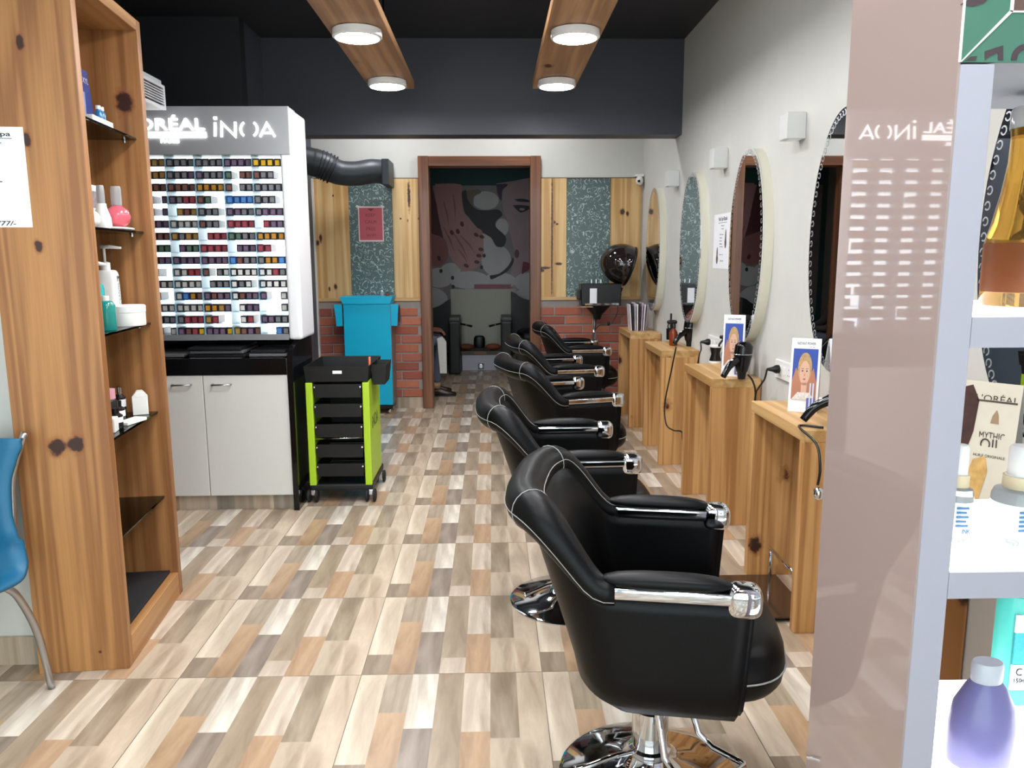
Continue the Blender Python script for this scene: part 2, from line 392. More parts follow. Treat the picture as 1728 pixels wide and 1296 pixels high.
cube('wood_panel', -.870, -.64, YB-.02, YB, ZB+.02, ZP, pines[1], wb, .002, 1)
cube('wood_panel', .437, .548, YB-.02, YB, ZB+.02, ZP, pines[2], wbr, .002, 1)
cube('wood_panel', .55, .664, YB-.02, YB, ZB+.02, ZP, pines[3], wbr, .002, 1)
cube('wallpaper_panel', .666, 1.052, YB-.012, YB, ZB+.02, ZP, flo, wbr)
cube('wood_panel', 1.054, 1.325, YB-.02, YB, ZB+.02, ZP, pines[0], wbr, .002, 1)
sill_m = wood('sill_pine', 'cba878', 'b08852', 0, auto=False)
groutc = mat('cement', '9c938e', .85, var=.05, bump=.3)
for w, x0, x1 in ((wb, -1.555, -.64), (wbr, .437, 1.335)):
    cube('panel_ledge', x0, x1, YB-.03, YB, ZB-.01, ZB+.02, sill_m, w, .003, 1)
    cube('mortar_bed', x0, x1, YB-.008, YB, .1, ZB-.01, groutc, w)
    cube('panel_top_trim', x0, x1, YB-.018, YB, ZP, ZP+.008, mat('trim_dark', '5d5348', .6), w)
brick_ms = [mat('brick_%d' % i, c, .82, var=.07, scale=45, bump=.5) for i, c in enumerate(('a7624c', '985443', 'b06c54', '8f5043', 'a06150'))]
bw, bh, gap = .243, .069, .013
bcache = {}
def brick(x0, x1, z0, par):
    w = round(x1-x0, 3); mi = random.randrange(5); key = (w, mi)
    if key not in bcache:
        o = cube('brick', 0, w, -.012, .006, 0, bh, brick_ms[mi], par, .0035, 1); bcache[key] = o.data
    else: o = bpy.data.objects.new('brick', bcache[key]); link(o, par)
    o.location = (x0, YB-.008, z0)
for w, x0, x1 in ((wb, -1.555, -.64), (wbr, .437, 1.335)):
    r = 0; z = .105
    while z+bh < ZB-.005:
        x = x0-(bw+gap)*(.5 if r % 2 else .12)
        while x < x1:
            a, b_ = max(x, x0), min(x+bw, x1)
            if b_-a > .03: brick(a, b_, z, w)
            x += bw+gap
        z += bh+gap; r += 1
# ---- tile skirting
def skirting(name, x0, x1, y, par=None, facing=-1, h=.1, st=0):
    vs = []; fs = []; cols = []; seq = ['a89a87', 'd2c5b4', 'b39a7d', 'c5b49d', '8f887e', 'd3c4b0', 'a49c8e']; x = x0; i = st
    while x < x1-1e-6:
        xe = min(x+.0857*(1+(i*37 % 5)*.1), x1); k = len(vs)
        vs += [(x, y, 0), (xe, y, 0), (xe, y, h), (x, y, h), (x, y+.01, h), (xe, y+.01, h)]
        fs += [(k, k+1, k+2, k+3), (k+3, k+2, k+5, k+4)]; cols += [lin(seq[i % 7])]*2; x = xe; i += 3
    o = mesh(name, vs, fs, tile_mat, par)
    at = o.data.color_attributes.new('strip', 'FLOAT_COLOR', 'CORNER')
    for p in o.data.polygons:
        for li in p.loop_indices: at.data[li].color = cols[p.index]
    return o
struct(skirting('baseboard_back', -1.56, -.64, YB-.014, None))
struct(skirting('baseboard_back_right', .437, XW, YB-.014, None, st=4))
struct(skirting('baseboard_partition', XL, -1.525, 2.518, None, st=2))
# ---- door frame
dfm = wood('door_frame_wood', '8a5a3a', '5e3824', 2, auto=False, rough=.35)
dfh = wood('door_frame_wood_h', '8a5a3a', '5e3824', 0, auto=False, rough=.35)
dr = struct(cube('door_1', DL-.062, DL+.03, YB-.05, YB+.14, 0, DT+.055, dfm, None, .006))
cube('door_jamb', DR-.03, DR+.062, YB-.05, YB+.14, 0, DT+.055, dfm, dr, .006)
cube('door_head', DL+.03, DR-.03, YB-.048, YB+.138, DT-.03, DT+.053, dfh, dr, .006)
# ---- back room
teal_dark = mat('dark_teal_wall', '2f5357', .7, var=.03)
room2 = mat('back_room_wall', '9d9c96', .8, var=.02)
YR = 9.9
struct(cube('wall_back_room_left', -1.72, -1.62, YB+.12, YR, 0, 2.6, room2))
struct(cube('wall_back_room_right', 1.35, 1.45, YB+.12, YR, 0, 2.6, room2))
struct(cube('wall_back_room_rear', -1.72, 1.45, YR, YR+.1, 0, 2.6, teal_dark))
struct(cube('ceiling_back_room', -1.72, 1.45, YB+.12, YR+.1, 2.6, 2.7, dark_paint))
# ---- white corner trim on the dark left wall near the back
struct(cube('trim_1', -1.562, -1.548, YB-.06, YB-.02, 0, 2.04, mat('trim_white', 'd8d8d6', .5)))
# ================================================================== CEILING PLANKS AND LAMPS
lens_m = glow('lamp_lens', 'fbfcff', LAMP_POWER*3)
rim_m = mat('lamp_rim', 'f2f2f2', .4, var=0)
for side, x0, x1, lab in ((0, -.748, -.475, 'left'), (1, .262, .528, 'right')):
    pm = wood('ceiling_plank_wood_%d' % side, 'b98f66', '8d6544', 1, seed=4.2+side*3, rough=.5)
    t = thing('ceiling_plank', ((x0+x1)/2, 2, 2.4), 'long pine plank hung under the black ceiling, %s of the two' % lab, 'ceiling plank', 'ceiling planks')
    cx = (x0+x1)/2
    cube('board', x0-cx, x1-cx, -3.1, 3.13, 0, .05, pm, t, .003, 1)
    for yy in (-2.6, -.8, 1, 2.8):
        tube('hanger_rod', [(0, yy, .05), (0, yy, ZC-2.4)], .006, blackp, t, 6)
    for k, yy in enumerate((4.885, 3.835, 2.78, 1.72, .66)):
        pos = ['far end', 'second from the far end', 'middle', 'second from the near end', 'near end'][k]
        l = thing('ceiling_lamp', (cx, yy, 2.36), 'round white surface ceiling lamp, lit, %s of the %s plank' % (pos, lab), 'lamp', 'round ceiling lamps')
        lathe('housing', [(.1, .04), (.112, .036), (.114, .006), (.106, 0), (.101, 0), (.101, .004), (0.02, .004)], rim_m, l, 32)
        lathe('lens', [(0, -.001), (.09, -.001), (.1005, .0035)], lens_m, l, 32)

# ================================================================== STYLING CHAIRS
leather = mat('black_leather', '040405', .42, spec=.22, var=.05, scale=220, bump=.12)
stitch = mat('stitch_thread', '9a9a96', .6, var=0)
def smooth01(a, b, x): t = max(0, min(1, (x-a)/(b-a))); return t*t*(3-2*t)
def chair_plan():
    P = []
    for i in range(6): P.append((.205-.245*i/6, -90, -1))
    for i in range(25): P.append((None, -90+7.5*i, 0))
    for i in range(6): P.append((-.04+.245*(i+1)/6, 90, 1))
    return P
def chair_outer(p, v, inset=0):
    """v 0..1 from the lower edge to the top edge"""
    x, ph, sd = p
    c = math.cos(math.radians(ph)); s = math.sin(math.radians(ph)) if sd == 0 else sd
    if sd: c = 0
    zt = .632+.155*smooth01(.15, .82, c)**1.2; zb = .345-.008*(1-c)
    z = zb+(zt-zb)*v
    q = min(1, max(0, (z-zb)/.10)); round_ = math.sqrt(max(0, 1-(1-q)**2))
    Wd = .258+.044*round_-inset
    # the rear leans back with height
    a = .085+.075*round_+.34*max(0, z-.44)-inset
    xx = (-.04 if sd == 0 else x-(.018*(1-v) if x > .1 else 0))-a*max(c, 0)**.62
    sq = math.copysign(abs(s)**.62, s)
    return Vector((xx, Wd*sq, z))
def build_chair():
    t = thing('styling_chair', (0, 0, 0), 'x', 'chair', 'styling chairs')
    P = chair_plan(); nv = 9; ring = []; vs = []; fs = []
    for p in P:
        row = [chair_outer(p, i/nv) for i in range(nv+1)]+[chair_outer(p, 1-i/nv, .042) for i in range(nv+1)]
        ring.append(row); vs += row
    k = 2*(nv+1)
    for i in range(len(P)-1):
        for j in range(k): a = i*k+j; b = i*k+(j+1) % k; fs.append((a, b, b+k, a+k))
    fs.append(tuple(range(k))); fs.append(tuple(range((len(P)-1)*k, len(P)*k)))
    sh = mesh('shell', vs, fs, leather, t, True)
    bm = bmesh.new(); bm.from_mesh(sh.data)
    es = [e for e in bm.edges if any(len(f.verts) > 4 for f in e.link_faces)]
    bmesh.ops.bevel(bm, geom=es, offset=.012, segments=3, affect='EDGES')
    for f in bm.faces: f.smooth = True
    bm.to_mesh(sh.data); bm.free()
    # underside pan and seat cushion
    blob('seat_pan', (.045, 0, .352), (.175, .225, .025), leather, t, 3, 2.5, 28, 8)
    seat = blob('seat_cushion', (.092, 0, .415), (.222, .248, .1), leather, t, 3.2, 2.6, 36, 14)
    pts = []
    for j in range(56):
        a = 2*PI*j/56; sg = lambda v, e: math.copysign(abs(v)**e, v)
        pts.append(Vector((.092+.223*sg(math.cos(a), 2/3.2), .249*sg(math.sin(a), 2/3.2), .415)))
    tube('piping', pts, .0022, stitch, seat, 5, True)
    # inner back pad
    vs = []; fs = []; n = 17
    for i in range(n):
        ph = -68+136*i/(n-1)
        for j in range(9):
            v = .22+.72*j/8; q = chair_outer((None, ph, 0), v, .042+.03*math.sin(PI*min(1, max(0, (j+.0)/8)))**.5*math.cos(math.radians(ph*1.3)))
            vs.append(q)
    for i in range(n-1):
        for j in range(8): a = i*9+j; fs.append((a, a+1, a+10, a+9))
    mesh('back_pad', vs, fs, leather, t, True)
    # rolled top bolster running from arm to arm
    C = []; R = []
    for i in range(41):
        ph = -84+168*i/40; c = math.cos(math.radians(ph)); w = smooth01(.35, .86, c)
        o = chair_outer((None, ph, 0), 1, .02); back = chair_outer((None, ph, 0), 1, .0)-chair_outer((None, ph, 0), 1, .04)
        back.z = 0; back = back.normalized() if back.length > 1e-6 else Vector((-1, 0, 0))
        C.append(o+back*(.006+.016*w)+Vector((0, 0, .006))); R.append(.031+.017*w-.006*smooth01(.2, .0, c))
    bo = tube('headrest_roll', C, R, leather, t, 16)
    fr = frames(C)
    for wang in (.22, 1.14):
        pts = [p+a*(math.cos(PI*wang)*r*1.01)+b*(math.sin(PI*wang)*r*1.01) for p, (tt, a, b), r in zip(C, fr, R)]
        tube('stitching', pts, .0011, stitch, bo, 5)
    for i in (12, 28):
        p, (tt, a, b), r = C[i], fr[i], R[i]
        tube('stitching', [p+a*(math.cos(w)*r*1.01)+b*(math.sin(w)*r*1.01) for w in [2*PI*j/18 for j in range(18)]], .0012, stitch, bo, 5, True)
    # arms
    for s in (-1, 1):
        y = s*.279
        ar = cube('arm_rail', -.105, .175, y-.027, y+.027, .628, .656, chrome, t, .009, 3)
        for p in ar.data.polygons: p.use_smooth = True
        blob('arm_pad', (.016, y, .667), (.142, .029, .021), leather, t, 3.2, 2, 24, 10)
        blob('arm_cap', (.18, y, .635), (.039, .032, .038), chrome, t, 3.4, 3.2, 28, 16)
    # lift column, base, foot rest
    lathe('base', [(.236, 0), (.238, .006), (.228, .012), (.15, .024), (.085, .042), (.058, .062), (.05, .075), (0, .075)], chrome, t, 48)
    lathe('column', [(.047, .07), (.047, .2), (.036, .202), (.036, .36)], chrome, t, 28)
    lathe('column_ring', [(.052, .07), (.055, .078), (.055, .09), (.047, .096)], chrome, t, 28)
    tube('pump_pedal', [(-.03, -.02, .085), (-.09, -.06, .09), (-.15, -.09, .08), (-.19, -.1, .068)], [.007, .007, .007, .012], chrome, t, 8, k=4)
    ft = [(.05, -.06, .35), (.07, -.065, .24), (.1, -.075, .14), (.14, -.08, .115), (.225, -.085, .11), (.232, -.075, .11), (.232, .075, .11), (.225, .085, .11), (.14, .08, .115), (.1, .075, .14), (.07, .065, .24), (.05, .06, .35)]
    ft = [Matrix.Rotation(math.radians(-38), 3, 'Z')@Vector(p) for p in ft]
    tube('footrest', ft, .009, chrome, t, 10)
    return t
ch = build_chair()
spots = [(.405, 1.875, -10, 'black leather styling chair with chrome base, nearest the camera'),
         (.30, 2.965, 2, 'black leather styling chair, second from the camera, directly behind the nearest one'),
         (.39, 4.17, 15, 'black leather styling chair in the middle of the row of five'),
         (.46, 5.2, 8, 'black leather styling chair, second from the back wall of the row'),
         (.69, 6.28, 3, 'black leather styling chair at the far end, by the hood dryer')]
for i, (x, y, a, lab) in enumerate(spots):
    if i == 0: ch.location = (x, y, 0); ch.rotation_euler = (0, 0, math.radians(a)); ch['label'] = lab
    else: clone(ch, (x, y, 0), math.radians(a), lab)

# ================================================================== CONSOLES AND MIRRORS ON THE RIGHT WALL
cons = [(6.43, 'farthest of the row, holding upright magazines'), (5.28, 'second from the back wall, with the amber spray bottle'),
        (4.095, 'middle of the row, with the black and white tub'), (2.935, 'below the socket strip, next to the glossy beige panel'),
        (1.80, 'seen through the white lit shelf rack')]
ZT = .76
console_items = {}
for i, (yc, lab) in enumerate(cons):
    wz = wood('console_wood_z%d' % i, 'cf9f66', 'a2703d', 2, seed=i*1.9+.4, ring=1.5)
    wx = wood('console_wood_y%d' % i, 'd3ac76', 'ab8048', 1, seed=i*1.3+2)
    t = thing('wall_console', (1.215, yc, 0), 'pine wall console, '+lab, 'console table', 'pine consoles')
    h = .285
    cube('top_board', -.125, .12, -h, h, ZT-.045, ZT, wx, t, .002, 1)
    cube('side_panel', -.125, .12, -h, -h+.04, 0, ZT-.045, wz, t, .002, 1)
    cube('side_panel', -.125, .12, h-.04, h, 0, ZT-.045, wz, t, .002, 1)
rimm = mat('mirror_backing', 'dcd8c6', .5, var=.01)
silver = mat('mirror_silver', 'f4f6f6', .01, 1, var=0)
frost = mat('etched_glass', 'c9cdcf', .35, .6, var=0)
mirr = [(6.32, 'oval wall mirror, farthest, reflecting the hood dryer'), (5.135, 'oval wall mirror, second from the back wall'),
        (4.01, 'oval wall mirror beside the printed notice, reflecting the door frame'), (2.92, 'oval wall mirror half hidden behind the glossy beige panel'),
        (1.80, 'oval wall mirror seen through the white shelf rack')]
MA, MB, MZ = .265, .485, 1.41
def oval(a, b, n=64): return [(a*math.cos(2*PI*k/n), b*math.sin(2*PI*k/n)) for k in range(n)]
mroot = None
for i, (yc, lab) in enumerate(mirr):
    if mroot is None:
        mroot = t = thing('oval_mirror', (XW, yc, MZ), lab, 'mirror', 'oval mirrors')
        prism('backing', [(0, y, z) for y, z in oval(MA-.004, MB-.004)], (-.05, 0, 0), rimm, t, smooth=False)
        prism('glass', [(-.0505, y, z) for y, z in oval(MA, MB)], (-.005, 0, 0), silver, t)
        # etched chain of curls just inside the edge
        vs = []; fs = []; n = 74
        for k in range(n):
            a = 2*PI*k/n; cy_, cz_ = (MA-.018)*math.cos(a), (MB-.018)*math.sin(a)
            for q in range(9):
                w0 = 2*PI*q/9*.86+a; w1 = 2*PI*(q+1)/9*.86+a; b0 = len(vs)
                for w in (w0, w1):
                    for r in (.0085, .0125): vs.append((-.0562, cy_+r*math.cos(w), cz_+r*math.sin(w)))
                fs.append((b0, b0+1, b0+3, b0+2))
        e = mesh('etched_border', vs, fs, frost, t); e['kind'] = 'stuff'
    else: clone(mroot, (XW, yc, MZ), label=lab)
lampw = mat('wall_lamp_white', 'd3d3d1', .5, var=.01)
for yc, lab in ((5.745, 'small white box wall lamp between the two farthest mirrors'), (4.58, 'small white box wall lamp above the printed notice'), (3.465, 'small white box wall lamp nearest the glossy beige panel'), (2.36, 'small white box wall lamp behind the glossy beige panel')):
    t = thing('wall_lamp', (XW, yc, 1.91), lab, 'wall lamp', 'box wall lamps')
    cube('housing', -.085, 0, -.042, .042, -.055, .055, lampw, t, .003, 1)
    cube('diffuser', -.07, -.015, -.03, .03, -.057, -.055, mat('lamp_diffuser', 'f0f0ec', .4), t)
    cube('diffuser', -.07, -.015, -.03, .03, .055, .057, mat('lamp_diffuser', 'f0f0ec', .4), t)

# ================================================================== COLOUR DISPLAY STAND WITH CABINET
cabw = mat('cabinet_laminate', 'd9d7d2', .4, var=.01)
XR0, XR1 = -2.12, -1.062
t = thing('storage_cabinet', (-1.59, 4.15, 0), 'low cabinet with off-white doors and black open tray, under the lit colour display', 'cabinet')
O = Vector((-1.59, 4.15, 0))
def cb(name, x0, x1, y0, y1, z0, z1, m, p=t, bev=0, seg=2, off=O): return cube(name, x0-off.x, x1-off.x, y0-off.y, y1-off.y, z0-off.z, z1-off.z, m, p, bev, seg)
cb('carcass', XR0, XR1-.03, 4.17, 4.6, .085, .75, mat('carcass', 'bdbab4', .5))
side = prism('side_panel', [(0, y-O.y, z) for y, z in ((4.14, 0), (4.6, 0), (4.6, .925), (4.36, .925), (4.22, .9), (4.165, .87), (4.14, .82))], (-.03, 0, 0), gloss_black, t, loc=(XR1-O.x, 0, 0))
cb('plinth', XR0, XR1-.03, 4.19, 4.55, 0, .085, mat('carcass', 'bdbab4', .5))
sk = skirting('plinth_tiles', XR0-O.x, XR1-.03-O.x, 4.178-O.y, t, h=.083)
for x0, x1 in ((XR0+.03, -1.545), (-1.541, XR1-.032)):
    d = cb('door', x0, x1, 4.15, 4.17, .085, .748, cabw, t, .002, 1)
    hx = x0+.18 if x1 < -1.5 else x0+.05
    hx = -1.70 if x1 < -1.5 else -1.49
    tube('handle', [(hx-O.x, 0, .70), (hx-O.x, -.028, .70), (hx+.095-O.x, -.028, .70), (hx+.095-O.x, 0, .70)], .005, steel, d, 8)
cb('apron', XR0, XR1-.03, 4.145, 4.165, .75, .838, gloss_black, t, .004, 2)
cb('tray_floor', XR0, XR1-.03, 4.165, 4.6, .75, .8, gloss_black, t)
cb('tray_back', XR0, XR1-.03, 4.58, 4.6, .8, .92, gloss_black, t)
cb('tray_end', XR0, XR0+.03, 4.165, 4.58, .8, .92, gloss_black, t)
DY = 4.25
t = thing('display_shelf', (-1.535, DY, .925), 'white backlit display stand of hair colour boxes with glowing lettering', 'display shelf'); O2 = Vector((-1.535, DY, .925))
def db(name, x0, x1, y0, y1, z0, z1, m, p=t, bev=0, seg=2): return cube(name, x0-O2.x, x1-O2.x, y0-O2.y, y1-O2.y, z0-O2.z, z1-O2.z, m, p, bev, seg)
header_m = mat('header_silver', 'a9aaad', .38, .25, var=.02, scale=3)
disp_w = mat('display_white', 'e8e8ea', .3, var=.01)
GX0, GX1, GZ0, GZ1 = -2.002, -1.102, .968, 1.895
db('back_box', -2.055, -1.045, DY+.14, DY+.3, .925, 2.12, disp_w)
st = db('stile', GX1, -1.03, DY, DY+.3, .925, 2.125, disp_w, bev=.022, seg=4)
for p in st.data.polygons: p.use_smooth = True
st = db('stile', -2.07, GX0, DY, DY+.3, .925, 2.125, disp_w, bev=.02, seg=4)
for p in st.data.polygons: p.use_smooth = True
hd = db('header', GX0, GX1+.055, DY-.004, DY+.14, GZ1, 2.137, header_m, bev=.004)
db('bottom_rail', GX0, GX1, DY, DY+.14, .925, GZ0-.012, mat('rail_grey', '8d8e90', .4, .3))
lb = db('light_panel', GX0, GX1, DY+.135, DY+.14, GZ0-.012, GZ1, glow('lightbox', 'f2fafc', 2.6))
NR = 15; PITCH = .0632; zr = [1.838-PITCH*k for k in range(NR)]
tray_m = mat('tray_white', 'dfeef5', .3, var=0, trans=.0)
for k in range(NR): db('shelf', GX0, GX1, DY+.004, DY+.135, zr[k]-.003, zr[k], acrylic)
for c in range(1, 6): db('divider', GX0+.15*c-.001, GX0+.15*c+.001, DY+.003, DY+.135, GZ0-.012, GZ1, mat('divider_edge', '7fa6b8', .3))
let = glow('sign_light', 'ffffff', 3)
def at(x, y): return on_y(x, y, DY-.004)-O2
def stroke(pts, w, parent=hd, name='letter', closed=False):
    """flat ribbon letter stroke with mitred joints, given in photo pixels on the header face"""
    P = [at(*p) for p in pts]; L_, R_ = [], []
    for i, p in enumerate(P):
        a = P[i-1] if i else None; b = P[i+1] if i < len(P)-1 else None
        d = ((p-a).normalized() if a else Vector())+((b-p).normalized() if b else Vector()); d.normalize()
        n = Vector((-d.z, 0, d.x)); s = 1
        if a and b: s = 1/max(.5, n.dot(Vector((-(b-p).normalized().z, 0, (b-p).normalized().x))))
        L_.append(p+n*w*s); R_.append(p-n*w*s)
    return L_, R_
def letter(paths, w=.0075, dy=-.004):
    vs = []; fs = []
    for pts in paths:
        L_, R_ = stroke(pts, w)
        for i in range(len(pts)-1):
            k = len(vs); q = [L_[i], R_[i], R_[i+1], L_[i+1]]
            vs += q+[v+Vector((0, dy, 0)) for v in q]
            fs += [(k, k+1, k+2, k+3), (k+7, k+6, k+5, k+4), (k, k+4, k+5, k+1), (k+1, k+5, k+6, k+2), (k+2, k+6, k+7, k+3), (k+3, k+7, k+4, k)]
    return mesh('letter', vs, fs, let, hd)
def arc(cx, cy, rx, ry, a0, a1, n=10): return [(cx+rx*math.cos(math.radians(a0+(a1-a0)*k/n)), cy+ry*math.sin(math.radians(a0+(a1-a0)*k/n))) for k in range(n+1)]
letter([[(363, 207), (363, 230)]], .0062); letter([[(360.5, 199.5), (366, 199.5)]], .0065)                     # i
letter([[(374, 231), (374, 207), (397, 230), (397, 206)]], .0056)                                              # N
letter([arc(418, 218, 12, 13, 122, 238)], .005); letter([arc(422, 218, 12, 13, -58, 58)], .005)                # ( )
letter([[(439, 231), (450, 208), (464, 231)]], .005); letter([[(445, 224.5), (458, 224.5)]], .0035)                 # A
def word(s, xc, yc, h, w, bold=0.02, m=let, par=hd, name='letters'):
    p = at(xc, yc); ww = (on_y(xc+w/2, yc, DY)-on_y(xc-w/2, yc, DY)).length; hh = (on_y(xc, yc+h/2, DY)-on_y(xc, yc-h/2, DY)).length
    return text(name, s, hh, p+Vector((0, -.003, 0)), FACE_MY, m, par, ww, .006, bold=bold)
word("L'OR\u00c9AL", 275, 207, 25, 140, .003)
word('PARIS', 287, 238.5, 6, 31, .0)
a_, b_ = at(200, 223), at(348.5, 232.5)
cube('letter_bar', a_.x, b_.x, a_.y-.006, a_.y, b_.z, a_.z, let, hd)
# ---- hair colour boxes, one object each
codes = dict(k=('1d1d22', '77757a', 'black'), p=('2b1b2e', '6d5a70', 'dark purple'), y=('2a2118', 'd6aa22', 'black and yellow'), o=('2b2018', 'b98228', 'black and gold'),
             r=('5a1726', '97424c', 'dark red'), w=('1c1c22', 'd9d6d2', 'black and white'), b=('1d3f80', '4f86c2', 'blue'), g=('18251f', '57705f', 'dark green'),
             n=('2d1a1c', '7b5148', 'dark brown'), s=('3a3a3e', 'bfbcb8', 'silver grey'), t=('4b3722', 'a88345', 'tan'))
rows = [  # bays from the right edge of the tower to the right end of the stand
    ('tttt', 'kkkk', 'kkkk', 'pppp', 'yyyy'), ('tttt', 'kkkp', 'pkkk', 'g.nn', 'nkk.'), ('nnnn', 'nnnn', 'oooo', 'n.kk', 'kkkk'), ('pp.p', 'pkrr', 'ng..', 'bbbb', 'kkk.'),
    ('pp.p', '.tnt', 'kkk.', 'ppkk', 'kppp'), ('nppp', 'ssss', 'nkk.', 'rrrr', '.rpp'), ('nnnn', 'tktt', '.rrr', 'ggkk', 'oooo'), ('gggg', '.pgg', 'rrrr', '.ppp', 'rr..'),
    ('pppp', 'pppp', 'pppp', 'bnkk', 'koob'), ('ss..', 'ssrr', 'n.kw', 'wwww', 'wwrk'), ('ssss', 'ssss', '.kkk', 'wkw.', 'wwww'), ('ss..', 'sbon', 'pnpp', 'wnpp', 'p..s'),
    ('ssss', 'ssss', 'ootp', '.wpp', '...s'), ('kkkk', 'krrr', 'tr..', '.wr.', 'ppkk'), ('ss.s', 'pnry', 'pppy', 'tnpn', '..bk')]
ordn = ['top', 'second', 'third', 'fourth', 'fifth', 'sixth', 'seventh', 'eighth', 'ninth', 'tenth', 'eleventh', 'twelfth', 'thirteenth', 'fourteenth', 'bottom']
bayn = ['behind the wooden tower edge', 'fourth bay from the right', 'third bay from the right', 'second bay from the right', 'rightmost bay']
bme = {}
def box_mesh(cd):
    w, h, d = .0335, .040, .105; bm = bmesh.new()
    o = cube('hair_color_box', -w/2, w/2, 0, d, 0, h, [mat('box_'+cd, codes[cd][0], .35, var=0), mat('sticker_'+cd, codes[cd][1], .5, var=.12, scale=300)], None, .001, 1)
    me = o.data; bm.from_mesh(me)
    y = -.0006; a, b2, c0, c1 = -w*.34, w*.34, h*.14, h*.8
    f = bm.faces.new([bm.verts.new(v) for v in ((a, y, c0), (b2, y, c0), (b2, y, c1), (a, y, c1))]); f.material_index = 1; f.normal_update()
    if f.normal.y > 0: f.normal_flip()
    bm.to_mesh(me); bm.free(); bpy.data.objects.remove(o); return me
for ri, row in enumerate(rows):
    for bi, bay in enumerate(row):
        for ci, cd in enumerate(bay):
            if cd == '.': continue
            if cd not in bme: bme[cd] = box_mesh(cd)
            o = bpy.data.objects.new('hair_color_box', bme[cd])
            x = GX0+.15*(bi+1)+.0205+.0362*ci+random.uniform(-.001, .001)
            o.location = (x, DY+.012+random.uniform(0, .012), zr[ri]); link(o)
            where = 'left edge bay' if bi == 0 else bayn[bi]
            tag(o, '%s hair colour box, %s row from the top, %s' % (codes[cd][2], ordn[ri], where) if ri not in (0, 14) else '%s hair colour box, %s row, %s' % (codes[cd][2], ordn[ri], where), 'box', 'hair colour boxes on the lit display')
# swatch books lying in the black tray
gray_card = mat('swatch_grey', '6c6c70', .35, .2); folder = mat('folder_black', '1c1c1e', .35)
for k, (x0, x1, y0, n, rz, lab) in enumerate(((-2.02, -1.66, 4.2, 3, .03, 'black swatch books lying in the tray beside the wooden tower'), (-1.63, -1.33, 4.19, 5, -.05, 'grey-edged swatch books stacked in the middle of the black tray'), (-1.31, -1.11, 4.2, 4, .04, 'thin grey swatch books stacked at the right end of the black tray'))):
    t = thing('swatch_books', ((x0+x1)/2, y0, .8), lab, 'swatch book', 'swatch books', 0)
    hw = (x1-x0)/2
    for i in range(n):
        b = cube('book', -hw+.006*(i % 2), hw-.008*((i+1) % 3), .0+.006*i % .02, .3, .0225*i if False else .019*i, .019*i+.016, folder if (i+k) % 2 else gray_card, t, .003, 1)
        b.rotation_euler = (0, 0, rz*(i % 3)*.3)

# ================================================================== WOODEN SHELF TOWER
TA = math.atan2(.062, .62); TO = Vector((-1.232, 2.48, 0))
def tw(y, z, x=0): return (x, y, z)
kn = []
for px, py, rx, rz in ((38, 75, .012, .022), (70, 415, .013, .018), (101, 752, .026, .03), (131, 748, .024, .03), (50, 237, .012, .022), (171, 1098, .006, .006)):
    p = on_y(px, py, 2.48)-TO
    kn.append(((p.x, 0, p.z), (rx, .05, rz)))
tw_side = wood('tower_side_wood', 'b3804c', '8a5a33', 2, knots=kn, auto=False, seed=3.3, ring=2.0)
tw_wood = wood('tower_wood', 'ae7c4c', '83552f', 2, seed=6.1)
tw_back = wood('tower_back_wood', '9a6a42', '6d4327', 2, seed=8.4)
t = thing('shelf_tower', TO, 'tall open pine shelf tower with dark knots and glass shelves', 'shelf', rz=TA); D = .285; LN = .625; HT = 2.225
cube('side_panel', -D, 0, 0, .04, 0, HT, tw_side, t, .003, 2)
cube('side_panel', -D, 0, LN-.04, LN, 0, HT, tw_wood, t, .003, 2)
cube('top_panel', -D, 0, .04, LN-.04, HT-.04, HT, wood('tower_wood_y', 'c39360', '9a6c40', 1, auto=False), t, .002, 1)
cube('bottom_panel', -D, 0, .04, LN-.04, 0, .1, wood('tower_wood_y2', 'c39360', '9a6c40', 1, auto=False, seed=2), t, .002, 1)
for k in range(2): cube('back_panel', -D, -D+.015, .04+.2725*k, .04+.2725*(k+1), .1, HT-.04, (tw_back, tw_wood)[k], t)
for z in (1.807, 1.465, 1.12, .77, .425):
    s_ = cube('glass_shelf', -D+.016, -.03, .042, LN-.042, z-.009, z, shelf_glass, t, .001, 1)
    for yy in (.052, LN-.052): lathe('shelf_pin', [(.006, -.02), (.006, -.0095), (.009, -.0095)], chrome, s_, 10, (-.07, yy, z))
TM = Matrix.Translation(TO)@Matrix.Rotation(TA, 4, 'Z')
def tp(x, y, z): return TM@Vector((x, y, z))
o = cube('floor_mat', -D+.02, -.03, .06, LN-.045, 0, .012, rubber, None, .004, 2); o.location = tp(0, 0, .1); o.rotation_euler = (0, 0, TA)
tag(o, 'black rubber mat in the bottom of the wooden tower', 'mat')
